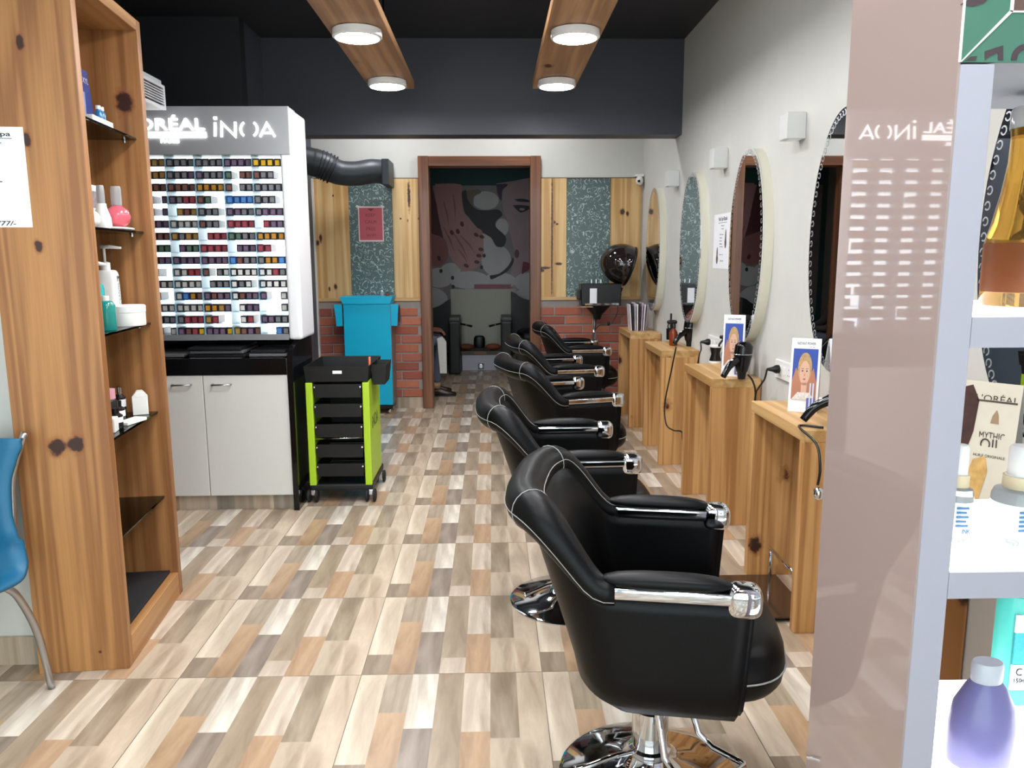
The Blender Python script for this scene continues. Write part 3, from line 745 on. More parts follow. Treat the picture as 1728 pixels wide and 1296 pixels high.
# ================================================================== SMALL CONTAINERS (shared shapes)
def pump_bottle(loc, h, r, m, label, square=False, rz=0, capm=white_pl):
    t = thing('pump_bottle', loc, label, 'bottle', 'pump bottles', rz)
    if square: blob('body', (0, 0, h*.35), (r, r*.75, h*.35), m, t, 4.5, 7, 24, 12)
    else: lathe('body', [(0, 0), (r*.95, 0), (r, .006), (r, h*.62), (r*.85, h*.68), (r*.4, h*.71), (0, h*.71)], m, t, 24)
    lathe('collar', [(r*.42, h*.70), (r*.42, h*.79), (r*.2, h*.8), (r*.14, h*.8)], capm, t, 16)
    tube('stem', [(0, 0, h*.79), (0, 0, h*.97)], r*.12, capm, t, 8)
    tube('nozzle', [(-.012, 0, h*.985), (.02, 0, h*.985), (r*1.5, 0, h*.97)], [.007, .007, .004], capm, t, 8)
    return t
def bottle(name, loc, prof, m, cap, capm, label, cat='bottle', group=None, n=24, sx=1, sy=1, rz=0):
    t = thing(name, loc, label, cat, group, rz)
    lathe('body', prof, m, t, n, sx=sx, sy=sy); lathe('cap', cap, capm, t, n, sx=sx, sy=sy)
    return t
teal_l = mat('teal_lotion', '2ba3a5', .25, var=.02); pink_l = mat('pink_gloss', 'd3626f', .2, var=.02)
clear_pl = mat('clear_plastic', 'cfd0d0', .12, var=0, trans=.6)
blue_l = mat('blue_liquid', '2d6fa0', .2); amber_l = mat('amber_glass', 'e0ab4c', .05, var=.02, scale=6, trans=.9)
navy = mat('navy_card', '23357f', .45, var=.08, scale=9)
e = .0005
# ---- tower shelf 1
def ts(px, X, z): v = on_x(px, {1.8: 195, 1.5: 370, 1.1: 545, .8: 710}[round(z, 1)], X); return Vector((X, v.y, z))
S1, S2, S3, S4 = 1.807+e, 1.465+e, 1.12+e, .77+e
t = thing('display_card', ts(140, -1.40, S1), 'navy blue product card with silver print, top shelf of the wooden tower', 'card', rz=TA)
c = prism('card', [(0, -.11, 0), (0, .11, 0), (.0, .07, .2), (0, -.11, .2)], (-.008, 0, 0), navy, t)
text('print', 'XYL', .018, (.0008, .045, .165), FACE_PX, mat('silver_ink', 'c9ccd4', .4), t)
cube('print_panel', 0, .001, -.05, .03, .05, .125, mat('silver_print', '8fa0c0', .4, var=.2, scale=40), t)
t = thing('ampoule_box', ts(158, -1.335, S1), 'white tray holding blue ampoules, top shelf of the wooden tower', 'tray', rz=TA)
cube('tray', -.03, .03, -.09, .09, 0, .022, white_pl, t, .004, 2)
for k, yy in enumerate((.045, .075)):
    v = lathe('vial', [(0, .0225), (.012, .0225), (.012, .05), (.007, .056), (.007, .06)], blue_l, t, 12, (0, yy, 0)); lathe('vial_cap', [(.008, .06), (.008, .072), (0, .073)], white_pl, v, 12)
# ---- tower shelf 2
t = thing('framed_card', ts(160, -1.43, S2), 'white price card leaning at the back of the second tower shelf', 'card', rz=TA)
prism('card', [(0, -.12, 0), (0, .1, 0), (.02, .04, .155), (.02, -.12, .155)], (-.006, 0, 0), paper, t)
prism('print', [(.0007, -.1, .02), (.0007, .07, .02), (.0185, .03, .135), (.0185, -.1, .135)], (.0004, 0, 0), mat('print_grey', '9b969c', .6, var=.3, scale=60), t)
bottle('spray_bottle', ts(173, -1.36, S2), [(0, 0), (.026, 0), (.03, .01), (.028, .04), (.017, .075), (.016, .088), (0, .088)], white_pl,
       [(.0135, .088), (.0135, .13), (.0115, .15), (0, .15)], clear_pl, 'white mist bottle with clear cap on the second tower shelf', group='bottles on the wooden tower')
bottle('perfume_bottle', ts(199, -1.35, S2+.0112), [(0, 0), (.02, .001), (.038, .014), (.044, .036), (.038, .058), (.018, .072), (.016, .076), (0, .076)], pink_l,
       [(.018, .076), (.018, .135), (.016, .143), (0, .143)], clear_pl, 'round pink bottle with clear cap on a white cloth', group='bottles on the wooden tower', sy=1)
cl = blob('folded_cloth', (0, 0, .0055), (.045, .095, .0055), mat('cloth_white', 'e9e6df', .85, bump=.6, scale=60), None, 2.5, 3, 24, 8); cl.location = ts(198, -1.35, S2); cl.rotation_euler = (0, 0, TA)
tag(cl, 'folded white cloth under the pink bottle on the tower', 'cloth')
o = blob('cotton_ball', (0, 0, .03), (.03, .03, .03), mat('cotton', 'efece4', .9, bump=.8, scale=90), None, 2, 2, 20, 12); o.location = ts(153, -1.34, S2); tag(o, 'white cotton ball at the near end of the second tower shelf', 'cotton ball')
# ---- tower shelf 3
pump_bottle(ts(166, -1.36, S3), .23, .028, teal_l, 'teal pump bottle at the near end of the third tower shelf', rz=TA, capm=white_pl)
t = pump_bottle(ts(186, -1.41, S3), .29, .04, white_pl, 'white square pump bottle with lettering on the third tower shelf', True, TA)
text('print', 'MOROCCANOIL', .016, (.0415, 0, .09), (Vector((0, 0, 1)), Vector((0, -1, 0))), mat('teal_ink', '6f8f93', .5), t, .14)
text('print', 'M', .022, (.0415, .0, .172), FACE_PX, mat('ink', '1b1b1f'), t)
bottle('lotion_bottle', ts(181, -1.325, S3), [(0, 0), (.028, 0), (.03, .005), (.03, .085), (.022, .098), (.012, .102), (0, .102)], mat('teal_gel', '2f9c92', .15, trans=.35),
       [(.012, .102), (.012, .118), (0, .118)], white_pl, 'small clear green gel bottle on the third tower shelf', group='bottles on the wooden tower')
t = thing('jar', ts(216, -1.345, S3), 'wide white jar with lid on the third tower shelf', 'jar')
lathe('body', [(0, 0), (.06, 0), (.062, .004), (.062, .05), (0, .05)], white_pl, t, 32); lathe('lid', [(.0635, .05), (.064, .072), (.06, .075), (0, .075)], white_pl, t, 32)
# ---- tower shelf 4
dk = mat('dark_bottle', '1a1718', .25)
bottle('cosmetic_bottle', ts(187, -1.37, S4), [(0, 0), (.026, 0), (.027, .004), (.027, .09), (.02, .1), (0, .1)], dk, [(.022, .1), (.022, .135), (0, .136)], mat('pink_cap', 'd59aa6', .4),
       'black bottle with pink cap on the fourth tower shelf', group='bottles on the wooden tower')
for k, (x, y, h, lab) in enumerate(((-1.37, 201, .085, 'short black bottle with white label beside the pink-capped one'), (-1.43, 204, .115, 'black bottle with chrome ball cap at the back of the fourth tower shelf'), (-1.335, 196, .075, 'small black flask at the front of the fourth tower shelf'))):
    t = bottle('cosmetic_bottle', ts(y, x, S4), [(0, 0), (.022, 0), (.023, .004), (.023, h*.62), (.012, h*.72), (0, h*.72)], dk, [(.012, h*.72), (.013, h*.95), (0, h)], (chrome if k == 1 else blackp), lab, group='bottles on the wooden tower')
    lathe('label', [(.0234, h*.3), (.0234, h*.55)], paper, t, 24)
for k, (x, y, w, d, h, rz, lab) in enumerate(((-1.36, 239, .055, .04, .07, .3, 'small white carton with orange print at the far end of the fourth tower shelf'), (-1.325, 222, .05, .11, .012, -.3, 'flat white packet lying on the fourth tower shelf'), (-1.32, 190, .025, .05, .05, .1, 'small white carton at the near end of the fourth tower shelf'))):
    t = thing('carton', ts(y, x, S4), lab, 'carton', 'cartons on the wooden tower', TA+rz)
    cube('body', -w/2, w/2, -d/2, d/2, 0, h, white_pl, t, .002, 1)
    if k == 0:
        cube('print', w/2, w/2+.0006, -d*.4, d*.4, .004, .02, mat('orange_print', 'b9573a', .5), t); prism('flap', [(-w/2, -d/2, h), (w/2, -d/2, h), (.01, -d/2, h+.022), (-.01, -d/2, h+.022)], (0, d, 0), white_pl, t)
# ---- paper sign taped on the tower
t = thing('price_sign', TM@Vector((0, -.0006, 0)), 'white paper price sign taped to the side of the wooden tower', 'sign', rz=TA)
TI = TM.inverted()
def tl(x, y): return TI@on_y(x, y, 2.48)
q0, q1 = tl(-60, 216), tl(60, 384); q0.y = q1.y = 0
sh = cube('sheet', -D+.002, q1.x, -.0008, 0, q1.z, q0.z, paper, t)
def sgn(s, px, py, hpx, wpx, al='CENTER', sh=0):
    p = tl(px, py); k = 2.48/1300
    text('print', s, hpx*k, (p.x, -.001, p.z), FACE_MY, ink, t, wpx*k, .0004, bold=.015, shear=sh)
sgn('Spa', 11, 229, 9, 23); sgn('ge"', 3, 246, 7, 12, sh=.2); sgn('\u2014', 4, 308, 1.5, 13); sgn('9777/-', 14, 377.5, 7.5, 36, sh=.2)
p = tl(0, 235.5); cube('print', p.x-.03, p.x+.045, -.0012, -.0008, p.z-.0008, p.z+.0008, ink, t)
# ================================================================== VENT, DUCT, CAMERA
t = thing('air_vent', (-1.6, 3.8, 2.085), 'white louvred air conditioner vent above the display stand', 'vent')
cube('duct_body', -.6, -.014, -.3, .27, .0, .14, mat('vent_body', 'c9ccd0', .5), t, .003, 1)
vw = mat('vent_white', 'd5d6d8', .4, var=0)
for z0, z1 in ((0, .014), (.1, .114)): cube('frame', -.014, 0, -.3, .27, z0, z1, vw, t)
for y0, y1 in ((-.3, -.28), (.25, .27)): cube('frame', -.014, 0, y0, y1, .014, .1, vw, t)
cube('grille_back', -.0145, -.013, -.28, .25, .014, .1, mat('void_black', '020202', .9, var=0), t)
for k in range(6):
    s_ = cube('slat', -.012, .0, -.28, .25, -.0022, .0022, vw, t); s_.location.z = .0265+.0122*k
t = thing('flexible_duct', (-1.56, 6.75, 2.05), 'black flexible exhaust duct running along the top of the back wall', 'duct'); O3 = Vector((-1.56, 6.75, 2.05))
pts = [on_y(x, y, Y)-O3 for x, y, Y in ((503, 268, 6.62), (522, 272, 6.65), (545, 279, 6.68), (572, 291, 6.72), (600, 293, 6.75), (628, 289, 6.78), (650, 291, 6.82))]
pts[0].x = 0
duct_m = mat('duct_foil', '35393d', .45, .2, var=.04)
cc = catmull(pts, 10); rr = [.112-.012*smooth01(.3, .55, i/(len(cc)-1))+.004*math.sin(i*PI)+(.004 if (i % 2 == 0 and .2 < i/len(cc) < .42) else 0) for i in range(len(cc))]
tube('hose', cc, rr, duct_m, t, 20)
pe = cc[-1]
cube('wall_flange', pe.x-.015, pe.x+.045, pe.y-.12, YB-.021-O3.y, pe.z-.11, pe.z+.1, duct_m, t, .01, 2)
for k in range(5):
    i = 18+2*k; f = frames(cc)[i]; tube('rib', [cc[i]+f[1]*(.116*math.cos(w))+f[2]*(.116*math.sin(w)) for w in [2*PI*j/20 for j in range(20)]], .005, duct_m, t, 6, True)
t = thing('security_camera', (1.30, YB, 2.06), 'small white dome security camera in the back right corner', 'camera')
cube('mount', -.04, .036, -.06, 0, -.01, .012, white_pl, t, .004, 2)
bl = blob('dome', (-.002, -.055, -.045), (.034, .038, .04), white_pl, t, 2, 2, 20, 12); lathe('lens', [(.012, 0), (.012, .006), (0, .007)], gloss_black, t, 16, (-.014, -.091, -.052), (PI/2, 0, 0))
# ================================================================== POSTERS AND NOTICES
t = thing('poster', (-1.06, YB-.0125, 1.5), 'pink-red keep calm poster taped on the floral wallpaper panel', 'poster')
redp = mat('poster_red', 'b9565f', .6, var=.02)
cube('sheet', -.112, .108, -.0015, 0, 0, .305, mat('poster_border', 'e0c3c6', .6), t); cube('print_field', -.102, .099, -.002, -.0015, .014, .293, redp, t)
di = mat('poster_ink', '7b2732', .6, var=0)
for k, (s, w) in enumerate((('KEEP', .085), ('CALM', .1), ('FREE', .08), ('WIFI', .085))): text('print', s, .027, (-.004, -.0022, .228-.058*k+(.002 if k < 2 else 0)), FACE_MY, di, t, w, .0004)
prism('print', [(-.028, -.0022, .285), (.028, -.0022, .285), (0, -.0022, .262)], (0, -.0004, 0), di, t)
for sx in (-.112, .104): prism('tape', [(sx-.02, -.0025, .3), (sx+.008, -.0025, .288), (sx+.018, -.0025, .306), (sx-.01, -.0025, .318)], (0, -.0004, 0), mat('tape', 'cfd3cf', .3), t)
t = thing('notice', (XW, 4.61, 1.29), 'white printed hair spa notice on the wall beside the third mirror', 'notice')
cube('sheet', -.0012, 0, -.16, .16, 0, .315, paper, t)
text('print', 'Hair Spa Rituals', .03, (-.0014, -.02, .283), FACE_MX, ink, t, .17, .0004, bold=.01)
cube('print', -.0016, -.0012, -.1, .065, .262, .2645, ink, t)
for k, (w, z, y) in enumerate(((.06, .247, -.02), (.045, .228, -.02), (.07, .196, 0), (.05, .178, .01), (.045, .16, .012), (.05, .143, .01), (.06, .126, 0), (.075, .08, -.005), (.06, .045, -.02))): text('print', ['Detox', 'Repair', 'Hydrating', 'Colour', 'Force', 'Volume', 'Smoothing', 'Scalp care', 'Book now'][k], .009, (-.0014, y, z), FACE_MX, mat('ink_grey', '55565e', .6), t, w, .0004)
hairm = mat('hair_print', '5b4a44', .6, var=.3, scale=60)
for (yc, zc, w, h) in ((.075, .075, .022, .1), (-.085, .17, .02, .11)): prism('print', [(-.0014, yc+w*math.cos(a)*(1.0 if math.sin(a) < 0 else .6), zc+h/2*math.sin(a)) for a in [2*PI*k/18 for k in range(18)]], (-.0003, 0, 0), hairm, t)
# ================================================================== LIME TROLLEY
lime = mat('lime_plastic', 'a9cc26', .35, var=.02); tb = mat('trolley_black', '09090a', .45, var=.03)
TX0, TX1, TY0, TY1 = -1.03, -.685, 4.27, 4.72; tc_ = Vector(((TX0+TX1)/2, (TY0+TY1)/2, 0)); hw = (TX1-TX0)/2; hd_ = (TY1-TY0)/2
t = thing('salon_trolley', tc_, 'lime green and black salon trolley with trays on castors', 'trolley')
for s in (-1, 1):
    x = s*(hw-.017)
    cube('side_panel', x-.015, x+.015, -hd_+.03, hd_-.03, .105, .69, lime, t, .006, 2)
    cube('post', x-.019, x+.019, -hd_, -hd_+.032, .1, .685, lime, t, .006, 2)
text('print', 'iNOA', .075, (hw-.0015, -.02, .44), FACE_PX, mat('dark_green_ink', '3d4a1a', .5), t, .22, .0008)
def tray(name, z, h, x0, x1, y0, y1, flare=.012, par=None, m=tb):
    th = .004; vs = []; fs = []
    for (zz, f, ins) in ((z, 0, 0), (z+h, flare, 0), (z+h, flare, th), (z+th, 0, th)):
        vs += [(x0-f+ins, y0-f+ins, zz), (x1+f-ins, y0-f+ins, zz), (x1+f-ins, y1+f-ins, zz), (x0-f+ins, y1+f-ins, zz)]
    for r in range(3):
        for k in range(4): fs.append((r*4+k, r*4+(k+1) % 4, r*4+4+(k+1) % 4, r*4+4+k))
    fs += [(0, 3, 2, 1), (12, 13, 14, 15)]
    return mesh(name, vs, fs, m, par)
iw = hw-.038
tray('top_tray', .69, .085, -hw+.004, hw-.004, -hd_+.0, hd_-.0, .01, t)
cube('tray_label', -.02, .03, -hd_-.0095, -hd_-.0075, .735, .752, paper, t)
for k, z in enumerate((.60, .49, .375, .26, .15)):
    tr = tray('tray', z, .075, -iw+.008, iw-.008, -hd_+.01+(.0 if k else .0), hd_-.05, .006, t)
    for s in (-1, 1): lathe('tray_stud', [(.005, 0), (.005, .012), (0, .013)], chrome, tr, 8, (s*iw*.98-.006*s, -hd_+.004, z+.06), (PI/2, 0, 0))
tube('cross_bar', [(-iw, -hd_+.015, .365), (iw, -hd_+.015, .37)], .004, chrome, t, 8)
cube('base', -hw-.005, hw+.005, -hd_, hd_, .07, .108, tb, t, .012, 2)
for sx in (-1, 1):
    for sy in (-1, 1):
        c = Vector((sx*(hw-.01), sy*(hd_-.03), 0))
        fk = cube('castor', c.x-.012, c.x+.012, c.y-.02, c.y+.02, .04, .072, chrome, t, .004, 2)
        for s in (-1, 1): lathe('wheel', [(0, -.009), (.026, -.009), (.0365, -.005), (.0365, .005), (.026, .009), (0, .009)], rubber, fk, 20, (c.x+s*.021, c.y-.012, .037), (0, PI/2, 0))
# bowl hooked on the side, clip jumble in the tray
b = tray('side_bin', .655, .115, hw+.01, hw+.075, -.12, .08, .012, t)
o = thing('hair_clips', tc_+Vector((0, -.05, .379)), 'jumble of black hair clips with a pink one in the middle trolley tray', 'hair clips')
for k in range(7):
    a = random.uniform(0, PI); x, y = random.uniform(-.09, .07), random.uniform(-.1, .08); z = .014+.009*(k % 3)
    cl = prism('clip', [(x+math.cos(a)*dx-math.sin(a)*dy, y+math.sin(a)*dx+math.cos(a)*dy, z) for dx, dy in ((-.05, -.006), (.03, -.011), (.05, 0), (.03, .011), (-.05, .006))], (0, 0, .012), pink_l if k == 3 else blackp, o)
bt = thing('brush', tc_+Vector((hw-.03, .02, .695)), 'orange handled brush standing in the top trolley tray', 'brush')
tube('handle', [(0, 0, 0), (0, .01, .1)], .007, mat('orange_plastic', 'd0603a', .4), bt, 8); cube('bristles', -.012, .012, -.1, 0, .0, .012, blackp, bt, .002, 1)
# ================================================================== TEAL TROLLEY AT THE BACK WALL
tealm = mat('teal_metal', '00aed4', .38, var=.01); a0 = on_y(577, 505, 6.76); a1 = on_y(658, 505, 6.76)
x0, x1 = a0.x, a1.x; cx = (x0+x1)/2; hw = (x1-x0)/2
t = thing('teal_trolley', (cx, 6.9, 0), 'tall teal salon trolley with side pockets against the brick wall', 'trolley')
cube('body', -hw+.005, hw, -.13, .125, .085, .99, [tealm], t, .006, 2)
cube('side_cladding', hw, hw+.004, -.128, .123, .09, .95, mat('trolley_grey', '6f6f70', .4), t)
prism('top_tray', [(-hw-.02, -.145, 1.03), (hw+.02, -.145, 1.03), (hw, -.145, .97), (-hw+.005, -.145, .97)], (0, .28, 0), tealm, t)
for s in (-1, 1):
    p = prism('side_pocket', [(s*(hw+.005), -.14, .965), (s*(hw+.07), -.14, .965), (s*(hw+.055), -.14, .78), (s*(hw+.005), -.14, .78)], (0, .006, 0), tealm, t)
    cube('pocket_body', *(sorted((s*(hw+.004), s*(hw+.06)))), -.134, .08, .785, .95, mat('trolley_grey', '6f6f70', .4), p)
    for k in range(4): cube('pocket_slot', *(sorted((s*(hw+.06), s*(hw+.0615)))), -.12+.05*k, -.085+.05*k, .80, .94, blackp, p)
cube('plinth', -hw+.01, hw-.004, -.125, .12, .05, .085, blackp, t, .004, 1)
for sx in (-1, 1):
    for sy in (-1, 1):
        o = blob('castor', (sx*(hw-.035), sy*.09, .025), (.02, .022, .025), (chrome if True else rubber), t, 2, 2, 16, 10)
# small bottles on its top
for k, (x, y, h, lab) in enumerate(((.12, 0, .05, 'tiny white bottle on the right corner of the teal trolley'), (.17, -.03, .035, 'small brown pot at the right edge of the teal trolley'))):
    bottle('nail_bottle', (cx+x, 6.9+y, 1.031), [(0, 0), (.016, 0), (.016, h*.6), (.008, h*.7), (0, h*.7)], (clear_pl, mat('brown_pot', '6b4a35', .4))[k], [(.008, h*.7), (.007, h), (0, h)], (white_pl, blackp)[k], lab, group='bottles on the teal trolley', n=14)
# ================================================================== HOOD DRYER
HY = 6.80
hp = on_y(1003, 560, HY)
t = thing('hood_dryer', (hp.x, HY, 0), 'black hood hair dryer with smoked dome on a chrome stand', 'hood dryer')
def hl(x, y, dyy=0): v = on_y(x, y, HY+dyy); return Vector((v.x-hp.x, dyy, v.z))
for k in range(5):
    a = 2*PI*k/5+.3; lg = tube('leg', [(0, 0, .085), (.19*math.cos(a), .19*math.sin(a), .055)], [.014, .01], blackp, t, 8)
    blob('castor', (.19*math.cos(a), .19*math.sin(a), .025), (.018, .018, .025), rubber, lg, 2, 2, 12, 8)
ptop = hl(1003, 535)
tube('pole', [(0, 0, .07), (0, 0, ptop.z)], .017, chrome, t, 16); tube('pole_sleeve', [(0, 0, .07), (0, 0, .35)], .024, blackp, t, 16)
zf = hl(1005, 515).z
lathe('funnel', [(.028, ptop.z-.02), (.04, ptop.z+.02), (.105, zf-.015), (.115, zf), (0, zf)], blackp, t, 24, (hl(1008, 525).x, 0, 0))
hb0, hb1 = hl(979, 516), hl(1046, 478)
cube('control_box', hb0.x, hb1.x, -.09, .09, zf, hb1.z, blackp, t, .012, 3)
cube('box_handle', hb0.x-.03, hb0.x+.002, -.05, .05, zf+.05, hb1.z-.05, blackp, t, .01, 2)
cube('chrome_band', hb0.x+.03, hb1.x-.02, -.093, .093, zf+.004, zf+.022, chrome, t)
cube('side_ledge', hb0.x-.03, hb0.x+.1, -.1, -.05, zf-.012, zf-.004, chrome, t)
c0, c1 = hl(993, 511), hl(1005, 486)
cube('rating_label', c0.x, c1.x, -.0915, -.09, c0.z, c1.z, paper, t)
for x in (998, 1006, 1014): k_ = hl(x, 476); lathe('knob', [(.008, hb1.z-.004), (.008, hb1.z+.035), (0, hb1.z+.036)], chrome, t, 10, (k_.x, 0, 0))
hc = hl(1051, 446)
smoked = mat('smoked_dome', '231c1a', .06, var=.03, scale=4, coat=.6)
# dome: squashed sphere cut by the opening plane, opening turned to the mirror side
R_ = .19; vs = []; fs = []; nn = 28; kk = 14
tilt = Matrix.Rotation(math.radians(62), 3, 'Y')@Matrix.Rotation(0, 3, 'Z')
for i in range(kk+1):
    th = PI*.60*i/kk
    for j in range(nn):
        a = 2*PI*j/nn; v = Vector((R_*.92*math.sin(th)*math.cos(a), R_*math.sin(th)*math.sin(a), R_*1.05*math.cos(th)))
        v = Matrix.Rotation(math.radians(-72), 3, 'Y')@v; vs.append(v+hc)
for i in range(kk):
    for j in range(nn): a = i*nn+j; b = i*nn+(j+1) % nn; fs.append((a, b, b+nn, a+nn))
dome = mesh('hood', vs, fs, smoked, t, True); md = dome.modifiers.new('thick', 'SOLIDIFY'); md.thickness = .006
rim = vs[kk*nn:]; tube('hood_rim', rim, .009, blackp, dome, 8, True)
j0 = hl(1043, 497); tube('arm', [hl(1035, 497), j0, hl(1048, 485)], .02, blackp, t, 10); blob('pivot', tuple(j0), (.03, .03, .03), blackp, t)
tube('power_cord', [hl(1036, 500, -.08), hl(1043, 520, -.09), hl(1036, 540, -.09), hl(1028, 548, -.09), hl(1012, 549, -.06), hl(1005, 556, -.02)], .004, blackp, t, 6, k=5)
blob('plug', tuple(hl(1027, 546, -.09)), (.012, .012, .02), blackp, t)
# ================================================================== THINGS ON THE CONSOLES
ZK = ZT+.0005
# console 1: upright magazines
cols = ['d9d4d6', '2a2428', 'c9c2d0', 'efedee', '3b3330', 'b8a9c4', 'e7e3e0', '8d8790']
for k in range(8):
    ang = (-9+2.3*k); h = .215+.006*(k % 3); y = 6.30+.027*k
    o = cube('magazine', -.004, .004, 0, .0, 0, h, paper, None) if False else None
    t = thing('magazine', (1.185+.004*(k % 2), y, ZK), ['pale grey', 'black-covered', 'lilac', 'white', 'dark brown', 'mauve', 'cream', 'grey'][k]+' magazine standing upright on the farthest console', 'magazine', 'upright magazines')
    t.location = (1.135+.0165*k, 6.42+.004*(k % 3), ZK)
    cube('cover', -.004, .004, -.07, .07, 0, h, mat('mag_%d' % k, cols[k], .4, var=.15, scale=25), t, .001, 1)
    t.rotation_euler = (0, math.radians((k-3.5)*1.2), 0)
o = None
def hairdryer(loc, rz, label, pitch=0):
    t = thing('hair_dryer', loc, label, 'hair dryer', 'hair dryers', rz)
    # stands nose down in its rest: barrel up, handle forward
    tube('barrel', [(0, 0, .035), (0, 0, .06), (.004, 0, .12), (.01, 0, .165), (.012, 0, .185)], [.026, .034, .045, .044, .02], gloss_black, t, 20, k=4)
    lathe('nozzle', [(.018, 0), (.024, .038), (.0, .04)], blackp, t, 18)
    tube('handle', [(-.03, 0, .1), (-.085, 0, .07), (-.125, 0, .02)], [.02, .017, .014], gloss_black, t, 12, k=4)
    cube('switch', -.075, -.055, -.006, .006, .095, .103, white_pl, t, .002, 1)
    tube('accent_ring', [(.004+.0455*math.cos(2*PI*j/20), .0455*math.sin(2*PI*j/20), .125) for j in range(20)], .002, chrome, t, 6, True)
    return t
# console 2
t = thing('spray_bottle', on_z(1136, 583, ZK), 'amber spray bottle with black trigger on the second console', 'bottle', 'spray bottles')
lathe('body', [(0, 0), (.026, 0), (.028, .006), (.028, .09), (.012, .115), (.012, .122), (0, .122)], mat('amber_bottle', '7a3313', .12, var=.04), t, 20)
lathe('collar', [(.015, .118), (.015, .14), (.01, .15)], blackp, t, 14); blob('trigger_head', (-.012, 0, .16), (.035, .013, .015), blackp, t, 3, 3); tube('trigger', [(-.035, 0, .155), (-.04, 0, .13), (-.033, 0, .11)], .005, blackp, t, 6)
hairdryer(on_z(1158, 584, ZK)+Vector((0.02, .0, 0)), .4, 'black hair dryer standing next to the amber spray bottle')
t = thing('comb_holder', on_z(1127, 574, ZK)+Vector((.03, .05, 0)), 'black comb holder with a comb on the second console', 'holder')
lathe('cup', [(0, 0), (.03, 0), (.032, .08), (.029, .08), (.027, .004), (0, .004)], blackp, t, 20)
cube('comb', -.004, .004, -.016, .016, .006, .19, blackp, t, .001, 1)
# console 3
t = thing('tub', on_z(1201, 612, ZK)+Vector((.02, 0, 0)), 'black and white waisted tub on the middle console', 'tub')
lathe('body', [(0, 0), (.034, 0), (.035, .01), (.024, .05), (.033, .09), (0, .09)], blackp, t, 24); lathe('foot', [(.0352, 0), (.0358, .012)], white_pl, t, 24); lathe('lid', [(.035, .09), (.036, .1), (0, .101)], white_pl, t, 24)
t = thing('spray_bottle', on_z(1219, 622, ZK)+Vector((.03, 0, 0)), 'clear water spray bottle with black trigger on the middle console', 'bottle', 'spray bottles')
lathe('body', [(0, 0), (.036, 0), (.038, .008), (.038, .085), (.016, .115), (.014, .12), (0, .12)], mat('frosted_plastic', 'b9bcc6', .2, trans=.45), t, 22)
lathe('collar', [(.018, .118), (.018, .14), (.012, .148)], blackp, t, 14); tube('trigger_head', [(.03, 0, .165), (0, 0, .168), (-.05, 0, .172)], [.012, .016, .009], blackp, t, 10, k=3); tube('trigger', [(-.03, 0, .16), (-.05, 0, .135), (-.052, 0, .12)], .006, blackp, t, 6, k=3)
hairdryer(on_z(1247, 640, ZK)+Vector((.015, .01, 0)), .5, 'black hair dryer at the front edge of the middle console')
t = thing('product_box', (1.235, 4.0, ZK), 'dark blue product carton leaning behind the spray bottle', 'carton', rz=.3)
cube('body', -.03, .03, -.02, .02, 0, .2, mat('navy_box', '222844', .4, var=.1), t, .002, 1); cube('side_print', -.0306, -.03, -.018, .018, .02, .19, mat('box_print', '8d93b5', .5, var=.2, scale=40), t)
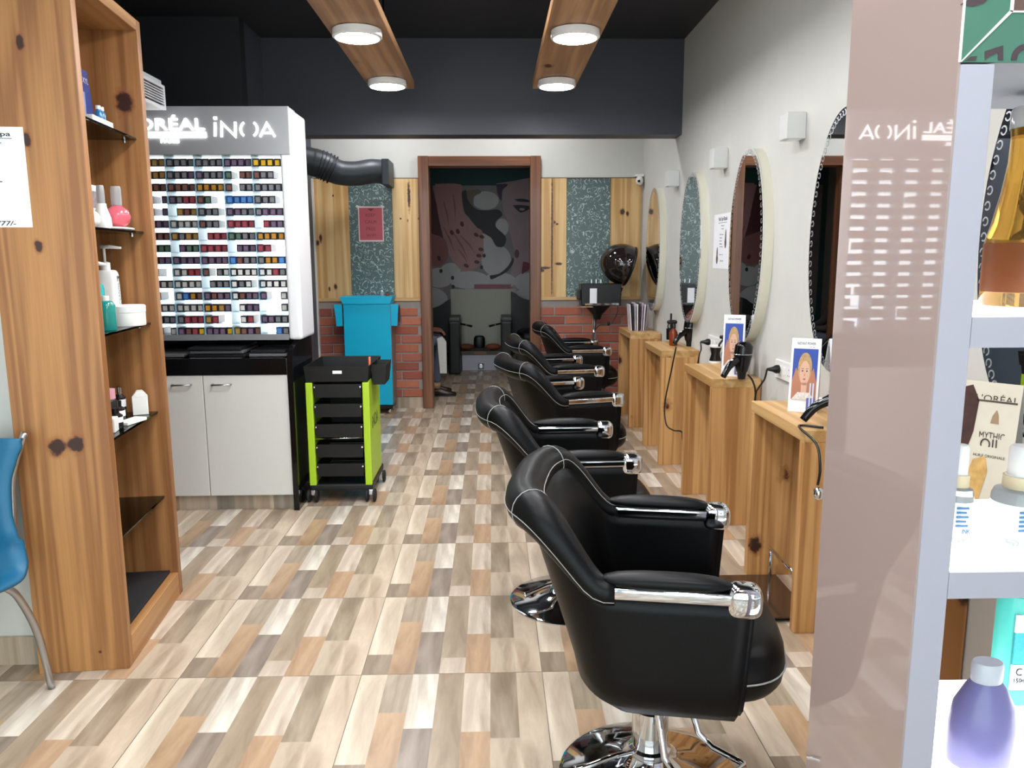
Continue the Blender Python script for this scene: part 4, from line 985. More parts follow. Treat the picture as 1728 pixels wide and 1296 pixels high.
def promo_card(loc, rz, lean, label, h=.25, w=.105):
    """tent card printed with a portrait on blue"""
    t = thing('promo_card', loc, label, 'card', 'blonde portrait cards', rz)
    t.rotation_euler = (0, 0, rz)
    def P(u, v, d=0): return Vector((-d+lean*v*h, -u*w, v*h))     # front faces local -X
    def pl(name, uv, m, d, par=None): return prism(name, [P(u, v, d) for u, v in uv], (-.0004, 0, 0), m, par or t)
    prism('panel', [P(-.5, 0), P(.5, 0), P(.5, 1), P(-.5, 1)], (.003, 0, 0), paper, t)
    prism('rear_leg', [P(-.5, 0)+Vector((lean*h*2-.0, 0, 0)), P(.5, 0)+Vector((lean*h*2, 0, 0)), P(.5, .98)+Vector((.0035, 0, 0)), P(-.5, .98)+Vector((.0035, 0, 0))], (.002, 0, 0), paper, t)
    ph = pl('picture', [(-.42, .17), (.42, .17), (.42, .86), (-.42, .86)], mat('card_blue', '2f4aa0', .45, var=.06, scale=20), .0004)
    ell = lambda cu, cv, ru, rv, n=18: [(cu+ru*math.cos(2*PI*k/n), cv+rv*math.sin(2*PI*k/n)) for k in range(n)]
    pl('picture', [(-.42, .17), (.42, .17), (.42, .4), (.3, .6), (.16, .5), (-.16, .5), (-.3, .6), (-.42, .42)], mat('card_skin_dark', 'b5795c', .5), .0009)
    pl('picture', ell(0, .6, .24, .21), mat('card_hair', 'b79563', .5, var=.2, scale=80), .0013)
    pl('picture', ell(.0, .53, .17, .17), mat('card_skin', 'd9ab92', .5), .0017)
    pl('picture', [(-.08, .19), (.09, .19), (.1, .4), (-.1, .4)], mat('card_skin', 'd9ab92', .5), .0017)
    for s in (-1, 1):
        pl('picture', ell(s*.075, .56, .028, .011, 10), mat('card_eye', '3a3a52', .5), .0021); pl('picture', [(s*.035, .585), (s*.12, .59), (s*.12, .598), (s*.035, .594)], mat('card_brow', '7a5a40', .5), .0021)
    pl('picture', [(-.012, .49), (.018, .49), (.006, .55)], mat('card_skin_dark', 'b5795c', .5), .0021)
    pl('picture', ell(0, .45, .045, .012, 10), mat('card_lips', 'b45a5c', .5), .0021)
    pl('picture', [(-.4, .17), (.4, .17), (.2, .27), (-.2, .27)], mat('card_lace', 'ddd3cc', .5, var=.3, scale=120), .0025)
    pl('picture', [(.12, .04), (.4, .04), (.4, .2), (.12, .2)], mat('card_blue2', '5d63a8', .45), .0029)
    for u in (.2, .3): pl('picture', [(u, .06), (u+.05, .06), (u+.05, .4), (u, .4)], mat('card_tube', 'ccd2e6', .4), .0033)
    text('print', 'INSTANT POWER', .011, P(0, .93, .0006), FACE_MX, mat('ink_grey', '55565e', .6), t, w*.62, .0004)
    text('print', 'hair spa', .005, P(.2, .885, .0006), FACE_MX, mat('ink_grey', '55565e', .6), t, w*.2, .0004)
    return t
promo_card((1.208, 3.885, ZK), math.radians(64), .10, 'portrait card with blue background on the middle console', .31, .105)
promo_card((1.204, 2.965, ZK), math.radians(62), .14, 'portrait card with blue background on the console beside the beige panel', .285, .108)
# console 4 and 5 dryers, card on 5
hairdryer((1.235, 2.70, ZK), -.2, 'black hair dryer half hidden behind the glossy beige panel')
t = thing('tent_card', (1.20, 1.84, ZK), 'cream tent card with brown hair photo and oil lettering', 'card', rz=math.radians(42))
hh, ww = .3, .15
def TPt(u, v, d=0): return Vector((-.062+.055*v-d, -u*ww, v*hh))
cream = mat('cream_card', 'cfc6b4', .5, var=.03)
prism('front_panel', [TPt(-.5, 0), TPt(.5, 0), TPt(.5, 1), TPt(-.5, 1)], (.003, 0, 0), cream, t)
prism('rear_panel', [Vector((.07, .5*ww, 0)), Vector((.07, -.5*ww, 0)), TPt(.5, .99, -.004), TPt(-.5, .99, -.004)], (.002, 0, 0), mat('grey_card', 'a19f9d', .6), t)
hair_b = mat('hair_brown', '40241f', .45, var=.4, scale=40)
def tpl(uv, m, d): prism('picture', [TPt(u, v, d) for u, v in uv], (-.0004, 0, 0), m, t)
tpl([(-.48, .04), (-.22, .0), (-.12, .1), (-.2, .35), (-.1, .6), (-.08, .85), (-.2, .97), (-.36, .94), (-.48, .7)], hair_b, .0006)
tpl([(-.3, .1), (.1, .06), (.18, .3), (.12, .42), (-.05, .38), (-.12, .24)], mat('blonde_print', 'c9a05f', .5, var=.25, scale=50), .001)
for s, v, h, w in (("L'OR\u00c9AL", .88, .02, .6), ('MYTHIC', .58, .018, .36), ('OIL', .51, .03, .3), ('HUILE ORIGINALE', .42, .007, .45)): text('print', s, h, TPt(.17, v, .0008), FACE_MX, mat('brown_ink', '4a3d38', .5), t, w*ww, .0004)
tpl([(-.12, .845), (.46, .845), (.46, .86), (-.12, .86)], mat('brown_ink', '4a3d38', .5), .0006)
tpl([(.12, .68), (.24, .68), (.22, .75), (.19, .79), (.14, .74)], mat('oil_print', '9a7f63', .5), .0006)
t = thing('oil_bottle', (1.27, 1.66, ZK), 'black capped bottle standing beside the cream tent card', 'bottle')
lathe('body', [(0, 0), (.035, 0), (.036, .1), (.015, .13), (0, .13)], blackp, t, 20); lathe('cap', [(.02, .13), (.03, .14), (.03, .175), (0, .18)], blackp, t, 20)
# sockets, plugs and cords
def sockets(y0, y1, z0, label):
    t = thing('socket_strip', (XW, (y0+y1)/2, z0), label, 'socket', 'wall sockets')
    w = (y1-y0)/2; cube('plate', -.012, 0, -w, w, 0, .085, white_pl, t, .004, 2)
    n = max(2, int((y1-y0)/.05))
    for k in range(n):
        yy = w-(k+.5)*2*w/n
        if k % 3 == 0:
            for dz, dq in ((.055, 0), (.028, .009), (.028, -.009)): lathe('pin_hole', [(.0028, 0), (.0028, .0006), (0, .0006)], ink, t, 8, (-.012, yy+dq, dz), (0, -PI/2, 0))
        else: cube('switch', -.016, -.012, yy-.01, yy+.01, .024, .062, mat('switch_white', 'f3f2ee', .3), t, .002, 1)
    return t
sockets(3.27, 3.62, .80, 'white socket and switch strip on the wall above the console by the beige panel')
sockets(4.50, 4.78, .80, 'white socket strip on the wall behind the spray bottle')
def cord(name, pts, label, plug=None):
    t = thing(name, (0, 0, 0), label, 'cord', 'black power cords')
    P = [Vector(p) for p in pts]; t.location = P[0]
    tube('cable', [p-P[0] for p in P], .0045, blackp, t, 6, k=6)
    if plug is not None: lathe('plug', [(.012, 0), (.02, .006), (.02, .02), (.012, .035), (.006, .06)], blackp, t, 12, Vector(plug)-P[0], (0, -PI/2, 0))
    return t
px = lambda x, y, X: on_x(x, y, X)
pl1 = Vector((XW-.013, 3.55, .845))
cord('power_cord', [pl1+Vector((-.06, 0, 0)), px(1290, 640, 1.27), px(1280, 655, 1.27), px(1275, 668, 1.27), Vector((1.26, 3.69, .52)), Vector((1.29, 3.75, .2)), Vector((1.31, 3.6, .01))], 'black power cord plugged into the strip above the console', pl1)
cord('power_cord', [px(1262, 632, 1.22), px(1271, 645, 1.25), px(1275, 668, 1.28), Vector((1.28, 3.72, .5)), Vector((1.3, 3.72, .02))], 'black cord dropping behind the middle console')
cord('power_cord', [px(1141, 585, 1.085), px(1133, 625, 1.07), px(1122, 680, 1.07), px(1124, 715, 1.07), px(1136, 726, 1.07), px(1150, 729, 1.1), Vector((1.2, 4.78, .2)), Vector((1.3, 4.75, .02))], 'black cord looping down in front of the second console')
pl2 = Vector((XW-.013, 4.72, .845))
cord('power_cord', [pl2+Vector((-.06, 0, 0)), px(1183, 590, 1.27), px(1179, 605, 1.28), Vector((1.27, 4.83, .5)), Vector((1.3, 4.85, .02))], 'black cord beside the spray bottle running to the wall', pl2)
cord('power_cord', [(1.16, 2.66, ZK+.006), (1.10, 2.70, ZK+.006), (1.078, 2.66, ZK+.004), px(1378, 750, 1.078), px(1384, 790, 1.07), px(1380, 818, 1.07)], 'black cord hanging over the edge of the console beside the beige panel')
o = blob('cord_weight', (0, 0, 0), (.016, .016, .022), chrome, None, 2.4, 2.4, 16, 10); o.location = px(1381, 833, 1.07); tag(o, 'chrome hanging hook at the end of the dryer cord', 'hook')
# foot rests under the consoles
plate_m = mat('foot_plate', '6d5a4a', .12, .8, var=.02)
for i, yc in enumerate((2.935,)):
    t = thing('foot_plate', (1.0, yc, 0), ['brown foot plate with chrome edge under the console beside the beige panel', 'brown foot plate with chrome edge under the middle console', 'brown foot plate under the second console from the back', 'brown foot plate under the farthest console', 'brown foot plate under the console behind the shelf rack'][i], 'foot rest', 'foot plates')
    cube('plate', -.07, .2, -.2, .2, .016, .022, plate_m, t, .002, 1)
    tube('edge_rail', [(-.07, -.2, .016), (-.07, .2, .016)], .007, chrome, t, 8)
    for s in (-1, 1): cube('foot', -.06, .19, s*.17-.012, s*.17+.012, 0, .016, rubber, t)
    tube('rail', [(.17, -.2, .14), (.17, .2, .14)], .008, chrome, t, 8)
    for s in (-1, 1): tube('rail_post', [(.17, s*.19, .02), (.17, s*.19, .14)], .007, chrome, t, 8)
# ================================================================== WHITE LIT SHELF RACK WITH GLOSSY PANEL (near right)
SX0, SX1, SY0, SY1 = .55, 1.335, .955, 1.25
beige = mat('beige_gloss', '9f8d88', .02, var=.01, scale=4, spec=.7)
def wavy(m):
    nt = m.node_tree; tc = nt.nodes.new('ShaderNodeTexCoord'); nz = nt.nodes.new('ShaderNodeTexNoise'); nz.inputs['Scale'].default_value = 7; nz.inputs['Detail'].default_value = 0
    nt.links.new(tc.outputs['Object'], nz.inputs[0]); bp = nt.nodes.new('ShaderNodeBump'); bp.inputs['Strength'].default_value = .02; bp.inputs['Distance'].default_value = .004
    nt.links.new(nz.outputs['Fac'], bp.inputs['Height']); nt.links.new(bp.outputs[0], nt.nodes['Principled BSDF'].inputs['Normal'])
wavy(beige)
rackw = mat('rack_white', 'a5a2ae', .45, var=.01)
lit = glow('lit_shelf', 'ffffff', 1.6)
t = thing('shelf_rack', (SX0, SY0, 0), 'white lit product shelf rack with glossy beige side panel', 'shelf')
def rb(name, x0, x1, y0, y1, z0, z1, m, p=None, bev=0): return cube(name, x0-SX0, x1-SX0, y0-SY0, y1-SY0, z0, z1, m, p or t, bev, 1)
PL = math.radians(1.9)
pan = cube('side_panel', 0, .003, 0, .273, 0, 2.35, beige, t); pan.rotation_euler = (0, 0, PL)
ZH = on_y(1640, 105, SY0).z
UW = on_y(1680, 105, SY0).x
for x0 in (SX0+.003, SX1-.05): rb('upright', x0, (UW if x0 < 1 else SX1), SY0, SY1 if x0 > 1 else SY0+.03, 0, ZH-.002, rackw, None, .001)
rb('upright', SX0+.003, SX0+.03, SY1-.03, SY1, 0, ZH-.002, rackw)
ZH = on_y(1640, 105, SY0).z
ZS = [(1.25, 1.292), (.918, .958), (.59, .63), (.26, .3)]
for z0, z1 in ZS:
    s_ = rb('shelf', UW, SX1-.05, SY0, SY1, z0, z1-.004, rackw)
    rb('lit_panel', UW, SX1-.05, SY0+.006, SY1-.002, z1-.004, z1, lit, s_)
hdr = rb('header_box', SX0+.003, SX1, SY0+.004, SY1, ZH, 2.35, mat('header_grey', '9298a0', .5))
green = mat('sign_green', '44705f', .45, var=.05, scale=8); wline = mat('sign_line', 'd9d6cc', .5); brownp = mat('sign_brown', '5e4640', .5, var=.3, scale=14)
f0, f1 = SX0+.002, SX1-.002; zb0, zb1, bwid = ZH, 2.35, .056
yy = SY0+.004
def gp(name, pts, m, d): return prism(name, [(x-SX0, yy-SY0, z) for x, z in pts], (0, d, 0), m, hdr)
gp('sign_border', [(f0, zb0), (f0+bwid, zb0+bwid), (f0+bwid, zb1-bwid), (f0, zb1)], green, -.004); gp('sign_border', [(f0, zb0), (f1, zb0), (f1-bwid, zb0+bwid), (f0+bwid, zb0+bwid)], green, -.004)
gp('sign_border', [(f1, zb0), (f1, zb1), (f1-bwid, zb1-bwid), (f1-bwid, zb0+bwid)], green, -.004); gp('sign_border', [(f0, zb1), (f0+bwid, zb1-bwid), (f1-bwid, zb1-bwid), (f1, zb1)], green, -.004)
gp('sign_picture', [(f0+bwid, zb0+bwid), (f1-bwid, zb0+bwid), (f1-bwid, zb1-bwid), (f0+bwid, zb1-bwid)], brownp, -.003)
lw = .0016
gp('sign_line', [(f0, zb0), (f0+lw, zb0-.0), (f0+bwid+lw, zb0+bwid), (f0+bwid-lw, zb0+bwid+lw)], wline, -.0048)
gp('sign_line', [(f0+bwid-.002, zb0+bwid), (f0+bwid+.002, zb0+bwid), (f0+bwid+.002, zb1-bwid), (f0+bwid-.002, zb1-bwid)], wline, -.0048)
gp('sign_line', [(f0+bwid, zb0+bwid-.001), (f1-bwid, zb0+bwid-.001), (f1-bwid, zb0+bwid+.001), (f0+bwid, zb0+bwid+.001)], wline, -.0048)
gp('sign_line', [(f0-.002, zb0), (f0+.001, zb0), (f0+.001, zb1), (f0-.002, zb1)], wline, -.0048)
bl_ = mat('sign_letter', '43353a', .5, var=.05)
def sp(x, y): v = on_y(x, y, yy); return (v.x, v.z)
gp('sign_print', [sp(*p) for p in ((1620, 8), (1633, 0), (1665, 0), (1655, 8), (1640, 13), (1628, 12))], bl_, -.0046)
gp('sign_print', [sp(*p) for p in ((1658, 103), (1658, 88), (1689, 78), (1689, 103), (1680, 103), (1680, 91), (1666, 97))], bl_, -.0046)
gp('sign_print', [sp(*p) for p in ((1625, 104), (1634, 97), (1645, 96), (1643, 104))], bl_, -.0046)
o_ = [sp(1730+r*math.cos(math.radians(a)), 103+r*math.sin(math.radians(a))) for r, rng in ((28, range(180, 276, 8)), (18, range(268, 179, -8))) for a in rng]
gp('sign_print', o_, bl_, -.0046)
# products on the rack
Z1, Z2, Z3 = 1.2925, .9585, .6305
t = bottle('oil_bottle', (on_y(1733, 500, 1.11).x, 1.11, Z1), [(0, 0), (.058, 0), (.06, .006), (.059, .09), (.054, .11), (.044, .16), (.039, .2), (.038, .245), (0, .245)], amber_l,
       [(.041, .245), (.041, .27), (.039, .274), (0, .275)], clear_pl, 'tall amber oil bottle with clear cap on the upper lit shelf', group='bottles on the lit rack')
lathe('label', [(.0602, .02), (.0602, .088)], mat('amber_label', '6a3a1c', .35, var=.15, scale=30), t, 24); lathe('inner_tube', [(.006, .1), (.006, .25)], mat('red_tube', 'b01d1d', .3), t, 10)
lathe('collar', [(.0385, .235), (.0395, .246)], mat('gold', 'b08a3c', .25, 1), t, 24)
for p in t.children[0].data.polygons: pass
text('print', 'OIL', .02, (-.0, -.0612, .055), FACE_MY, mat('gold', 'b08a3c', .25, 1), t, .03, .0006)
serum = mat('clear_serum', 'dfe2e0', .06, trans=.75); nu = mat('cap_tan', 'd2c1a0', .4)
for k, (x, y, r, lab) in enumerate(((1610, 1.07, .021, 'slim clear serum bottle at the left end of the middle lit shelf'), (1712, 1.06, .034, 'clear serum bottle with white pump and tan collar on the middle lit shelf'))):
    p = on_y(x, 900, y); h = .075
    t = bottle('serum_bottle', (p.x, y, Z2), [(0, 0), (r*.95, 0), (r, .004), (r, h-.008), (r*.9, h), (r*.5, h+.004), (0, h+.004)], serum, [(r*.62, h+.003), (r*.62, h+.02), (r*.5, h+.022), (r*.5, h+.06), (r*.42, h+.064), (0, h+.064)], white_pl, lab, group='bottles on the lit rack')
    lathe('label', [(r*1.01, .012), (r*1.01, h*.78)], mat('label_pale', 'dfe8ef', .5), t, 24); lathe('collar', [(r*.64, h+.003), (r*.64, h+.021)], nu, t, 20)
    for q in range(5): cube('print', -r*.55, r*(.1 if q % 2 else .25), -r*1.0-.0012, -r*1.0+.001, .05-.0065*q, .0525-.0065*q, mat('blue_ink', '3f6f9c', .5), t)
    text('print', 'INK 5', .007, (r*.3, -r-.0008, .017), FACE_MY, mat('blue_ink2', '35609a', .5), t, r*.8, .0004)
t = bottle('shampoo_bottle', (on_y(1704, 1200, 1.19).x, 1.19, Z3), [(0, 0), (.036, 0), (.038, .006), (.038, .165), (.033, .185), (.02, .192), (0, .192)], mat('mint_plastic', '59cdbd', .3, var=.01),
       [(.022, .192), (.022, .215), (0, .216)], white_pl, 'mint green bottle with printed back label on the lower lit shelf', group='bottles on the lit rack', sy=.7)
for z0, z1, m in ((.075, .13, mat('label_teal', '3fb3bd', .5, var=.1, scale=200)), (.13, .16, mat('label_white', 'eef3f2', .5)), (.03, .074, mat('label_white', 'eef3f2', .5))): cube('label', -.024, .03, -.0275, -.024, z0, z1, m, t)
text('print', 'C', .013, (-.012, -.0282, .062), FACE_MY, ink, t, .01); text('print', '150ml', .007, (-.008, -.0282, .047), FACE_MY, ink, t)
tri = mat('ink', '1b1b1f')
prism('print', [(.006, -.0282, .056), (.018, -.0282, .056), (.012, -.0282, .067)], (0, -.0003, 0), mat('green_ink', '2c6b5c', .5), t)
for q in range(4): cube('print', .021, .03, -.0282, -.0274, .066-.008*q, .0672-.008*q, ink, t)
purple = mat('purple_plastic', '7d78ad', .28, var=.02)
t = bottle('shampoo_bottle', (on_y(1654, 1250, 1.03).x, 1.03, Z3), [(0, 0), (.045, 0), (.047, .006), (.047, .06), (.042, .09), (.028, .118), (.02, .128), (0, .128)], purple,
       [(.021, .126), (.022, .13), (.022, .152), (.02, .156), (0, .157)], mat('cap_pale', 'c9ccd6', .35), 'purple shampoo bottle with pale flip cap at the front of the lower lit shelf', group='bottles on the lit rack', sy=.75)
# ================================================================== TEAL VISITOR CHAIR (left edge)
tealc = mat('teal_chair', '1c6488', .42, var=.02)
t = thing('visitor_chair', (-1.66, 2.16, 0), 'teal moulded visitor chair with chrome legs at the left edge', 'chair')
# one-piece shell: profile from front lip of the seat to the top of the back (y forward = -)
prof = [(-.235, .41, .20), (-.21, .425, .215), (-.1, .41, .228), (.05, .385, .232), (.13, .385, .23), (.175, .42, .215), (.195, .52, .188), (.205, .62, .178), (.215, .70, .19), (.225, .76, .212), (.232, .80, .222), (.235, .822, .2)]
pp = catmull([(0, a, b) for a, b, _ in prof], 3); n = len(pp); vs = []; fs = []
ws = [prof[min(int(i/(n-1)*(len(prof)-1)), len(prof)-1)][2] for i in range(n)]
ws = [sum(ws[max(0, i-2):i+3])/len(ws[max(0, i-2):i+3]) for i in range(n)]
for p, w in zip(pp, ws):
    for j in range(9):
        u = -1+2*j/8; vs.append((u*w, p.y-.02*u*u*(1 if p.z > .5 else 0), p.z+(.02*u*u if p.z < .5 else 0)))
for i in range(n-1):
    for j in range(8): a = i*9+j; fs.append((a, a+1, a+10, a+9))
sh = mesh('seat_shell', vs, fs, tealc, t, True); md = sh.modifiers.new('thick', 'SOLIDIFY'); md.thickness = .014
for s in (-1, 1):
    tube('leg', [(s*.17, .12, .382), (s*.195, .145, .34), (s*.222, .18, .2), (s*.232, .205, .0)], [.011, .011, .0115, .0115], steel, t, 12, k=6)
    tube('leg', [(s*.17, -.14, .405), (s*.2, -.16, .3), (s*.225, -.175, .15), (s*.235, -.18, .0)], .0115, steel, t, 12, k=6)
    tube('back_tube', [(s*.15, .19, .42), (s*.155, .225, .55), (s*.16, .242, .7), (s*.205, .252, .832)], .0105, steel, t, 10, k=5)
tube('cross_bar', [(-.17, .12, .38), (.17, .12, .38)], .009, steel, t, 8); tube('cross_bar', [(-.17, -.14, .405), (.17, -.14, .405)], .009, steel, t, 8)
# ================================================================== BACK ROOM
cubeL = lens_m
for k, (x, y, z, lab) in enumerate(((-.9, 6.42, ZC-.04, 'round ceiling lamp behind the beam, left of the doorway'), (.25, 6.42, ZC-.04, 'round ceiling lamp behind the beam, right of the doorway'))):
    l = thing('ceiling_lamp', (x, y, z), lab, 'lamp', 'round ceiling lamps')
    lathe('housing', [(.1, .04), (.112, .036), (.114, .006), (.106, 0), (.101, 0), (.101, .004), (0.02, .004)], rim_m, l, 32)
    lathe('lens', [(0, -.001), (.09, -.001), (.1005, .0035)], glow('lamp_lens_rear', 'fbfcff', LAMP_POWER*3.2), l, 32)
for x, y, k, lab in ((-1.4, .1, 2.4, 'added unseen fill lamp near the shop front, over the teal chair'), (0, .9, 2.4, 'nearest added fill lamp on the black ceiling between the planks'),
                     (0, 2.3, 2.6, 'second added fill lamp on the black ceiling between the planks'), (0, 3.7, 2.6, 'farthest added fill lamp on the black ceiling between the planks')):
    l = thing('ceiling_lamp', (x, y, ZC-.04), lab, 'lamp', 'round ceiling lamps')  # fill lamps added out of view to brighten the upper walls
    lathe('housing', [(.1, .04), (.112, .036), (.114, .006), (.106, 0), (.101, 0), (.101, .004), (0.02, .004)], rim_m, l, 32)
    lathe('lens', [(0, -.001), (.09, -.001), (.1005, .0035)], glow('lamp_lens_ceiling', 'fbfcff', LAMP_POWER*k), l, 32)
l = thing('ceiling_lamp', (-.1, 8.4, 2.56), 'dim fill lamp added out of view in the back room', 'lamp', 'round ceiling lamps')  # added lamp, unseen above the doorway, lifts the dim back room
lathe('housing', [(.1, .04), (.112, .036), (.114, .006), (.106, 0), (.101, 0), (.101, .004), (0.02, .004)], rim_m, l, 32)
lathe('lens', [(0, -.001), (.09, -.001), (.1005, .0035)], glow('back_fill_lens', 'fff6ea', LAMP_POWER*BACK_FILL), l, 32)
# ---- photo mural (print built from flat pieces)
MY = YR-.004
top = on_y(800, 313, MY).z; bot = on_y(800, 487, MY).z; low = on_y(800, 535, MY).z
t = thing('wall_mural', (0, YR, 0), 'large photo mural of manicured hands, white pebbles and a face in the back room', 'mural')
mz = lambda n, c: mat('mural_'+n, c, .5, var=.06, scale=5)
cube('base_print', -1.55, 1.3, -.004, 0, low, top, mz('base', '8b8588'), t)
def mp_(cx_, cy_): v = on_y(715+cx_/5.636, 270+cy_/5.636, MY); return Vector((v.x, 0, v.z))
LV = [0]
def mpoly(pts, m):
    LV[0] += 1; d = -.004-.0004*LV[0]
    o = prism('print', [mp_(*p)+Vector((0, d, 0)) for p in pts], (0, .0003, 0), m, t); return o
ell = lambda cx_, cy_, rx, ry, n=22, a0=0: [(cx_+rx*math.cos(2*PI*k/n)*math.cos(a0)-ry*math.sin(2*PI*k/n)*math.sin(a0), cy_+rx*math.cos(2*PI*k/n)*math.sin(a0)+ry*math.sin(2*PI*k/n)*math.cos(a0)) for k in range(n)]
sm = lambda pts: [(v.x, v.y) for v in catmull([(x, y, 0) for x, y in pts+[pts[0]]], 4)[:-1]]
skin, skind, drk, stone, maro, face = mz('skin', 'b58a8c'), mz('skin_dark', '9a6467'), mz('dark', '26262c'), mz('stone', 'c2c2c6'), mz('maroon', '5a2b33'), mz('face', 'a8939c')
mpoly([(-400, 235), (80, 235), (120, 420), (215, 700), (60, 1000), (-400, 900)], maro)
mpoly(sm([(690, 225), (1400, 225), (1400, 1225), (850, 1225), (865, 900), (835, 760), (800, 600), (765, 500), (740, 400)]), face)
for e_ in ((150, 1120, 130, 95), (-60, 1090, 160, 120), (260, 1040, 95, 62), (430, 1140, 190, 85), (720, 1150, 160, 80), (980, 1160, 120, 90), (60, 1330, 170, 120), (960, 1340, 150, 110), (620, 780, 110, 90), (745, 640, 62, 85), (590, 385, 125, 88), (690, 955, 142, 150)): mpoly(ell(*e_), stone)
mpoly(sm([(410, 295), (520, 280), (545, 312), (480, 350), (470, 440), (420, 385)]), mz('tan', '7a6a5e'))
mpoly(sm([(355, 305), (405, 290), (420, 380), (500, 465), (600, 480), (700, 470), (750, 520), (690, 580), (690, 640), (780, 730), (760, 820), (690, 820), (640, 740), (560, 690), (480, 610), (430, 545), (385, 485)]), drk)
mpoly(sm([(110, 228), (350, 232), (362, 330), (380, 500), (445, 575), (500, 640), (560, 690), (565, 900), (520, 1000), (475, 1040), (390, 1060), (330, 1020), (240, 900), (165, 650), (120, 400)]), skin)
mpoly(sm([(-100, 650), (70, 700), (205, 760), (232, 915), (175, 1000), (80, 1010), (-100, 960)]), skind)
for a, b in (((190, 640), (300, 900)), ((280, 690), (430, 960)), ((350, 720), (500, 900)), ((330, 850), (420, 990)), ((190, 400), (240, 640)), ((280, 330), (300, 600))):
    (x0, y0), (x1, y1) = a, b; mpoly([(x0-5, y0), (x0+5, y0-3), ((x0+x1)/2+16, (y0+y1)/2-10), (x1, y1), ((x0+x1)/2+2, (y0+y1)/2+4)], skind)
for x, y, a in ((500, 712, .6), (552, 730, .4), (545, 850, .2), (525, 910, .2), (505, 970, .2), (405, 1005, .5), (145, 935, 1.2), (365, 610, 1.3), (325, 680, 1.2), (268, 690, 1.2)): mpoly(ell(x, y, 26, 17, 14, a), maro)
mpoly(sm([(628, 1098), (720, 1078), (800, 1010), (848, 930), (852, 980), (790, 1062), (700, 1112), (640, 1135)]), drk)
mpoly(sm([(690, 232), (800, 232), (750, 290), (740, 390), (705, 330)]), mz('violet', '40304e'))
mpoly(sm([(860, 375), (930, 368), (1005, 385), (1005, 402), (900, 395)]), drk); mpoly(sm([(845, 432), (900, 428), (1005, 440), (1000, 470), (930, 500), (890, 480)]), mz('eye', '2c2230')); mpoly(ell(935, 470, 26, 12, 12), mz('eye_white', 'a9a3aa'))
mpoly(ell(885, 892, 22, 42), mz('nostril', '6a4850')); mpoly(sm([(945, 965), (1010, 985), (1015, 1030), (970, 1060), (932, 1080)]), mz('lips', '7b2c3c'))
mpoly([(480, 1182), (830, 1182), (830, 1225), (480, 1225)], mz('pink', '9c5f70'))
for x, y in ((165, 1055), (275, 1120), (280, 1205), (575, 910), (550, 1020)): mpoly(ell(x, y, 16, 20, 8), drk)
# ---- white splash panel below the mural
wp = on_y(750, 487, 9.88); z_lo = on_y(800, 640, 9.88).z
o = cube('splash_panel', -.52, .3, YR-.04, YR-.0305, 0, bot-.004, mat('splash_white', 'b9b9ac', .5, var=.02), None); tag(o, 'plain off-white panel on the back room wall below the mural', 'panel')
# ---- foot bath bench
p0, p1 = on_y(777, 625, 9.42), on_y(846, 592, 9.42)
BZ = p1.z; bx = (p0.x+p1.x)/2; bw_ = (p1.x-p0.x)/2
t = thing('foot_bath_bench', (bx, 9.42, 0), 'white foot bath bench with dark top between the spa chairs', 'bench')
cube('body', -bw_+.02, bw_-.02, 0, .4, 0, BZ-.045, mat('bench_white', 'bcbcc8', .5), t, .004, 1); cube('top', -bw_-.01, bw_+.01, -.02, .42, BZ-.045, BZ, mat('bench_top', '4d4740', .45), t, .004, 1)
cube('drain_plate', -.035, .035, -.006, 0, .015, .085, mat('drain', '5d5d62', .35, .4), t, .003, 1); lathe('drain_ring', [(.022, 0), (.028, .004), (.02, .006)], steel, t, 16, (0, -.006, .05), (PI/2, 0, 0))
cube('top_inlay', -.08, .07, -.022, -.019, BZ-.035, BZ-.006, mat('inlay_tan', '8a6440', .5), t)
for k, (x, lab) in enumerate(((788, 'brown foot cushion on the left of the bench top'), (832, 'orange-brown foot cushion on the right of the bench top'))):
    v = on_y(x, 590, 9.52); o = blob('foot_cushion', (0, 0, .04), (.095, .06, .04), mat('cushion_%d' % k, ('6a3a2a', '8a4632')[k], .6), None, 2.4, 2, 20, 10); o.location = (v.x, 9.52, BZ+.0005); tag(o, lab, 'cushion', 'foot cushions')
v = on_y(809, 585, 9.6)
t = thing('foot_rest', (v.x, 9.6, BZ+.0005), 'black rounded foot rest in the centre of the bench', 'foot rest'); blob('pad', (0, 0, .085), (.07, .04, .085), blackp, t, 2.6, 4, 20, 12); cube('pad_base', -.06, .06, -.04, .04, 0, .02, blackp, t, .004, 1)
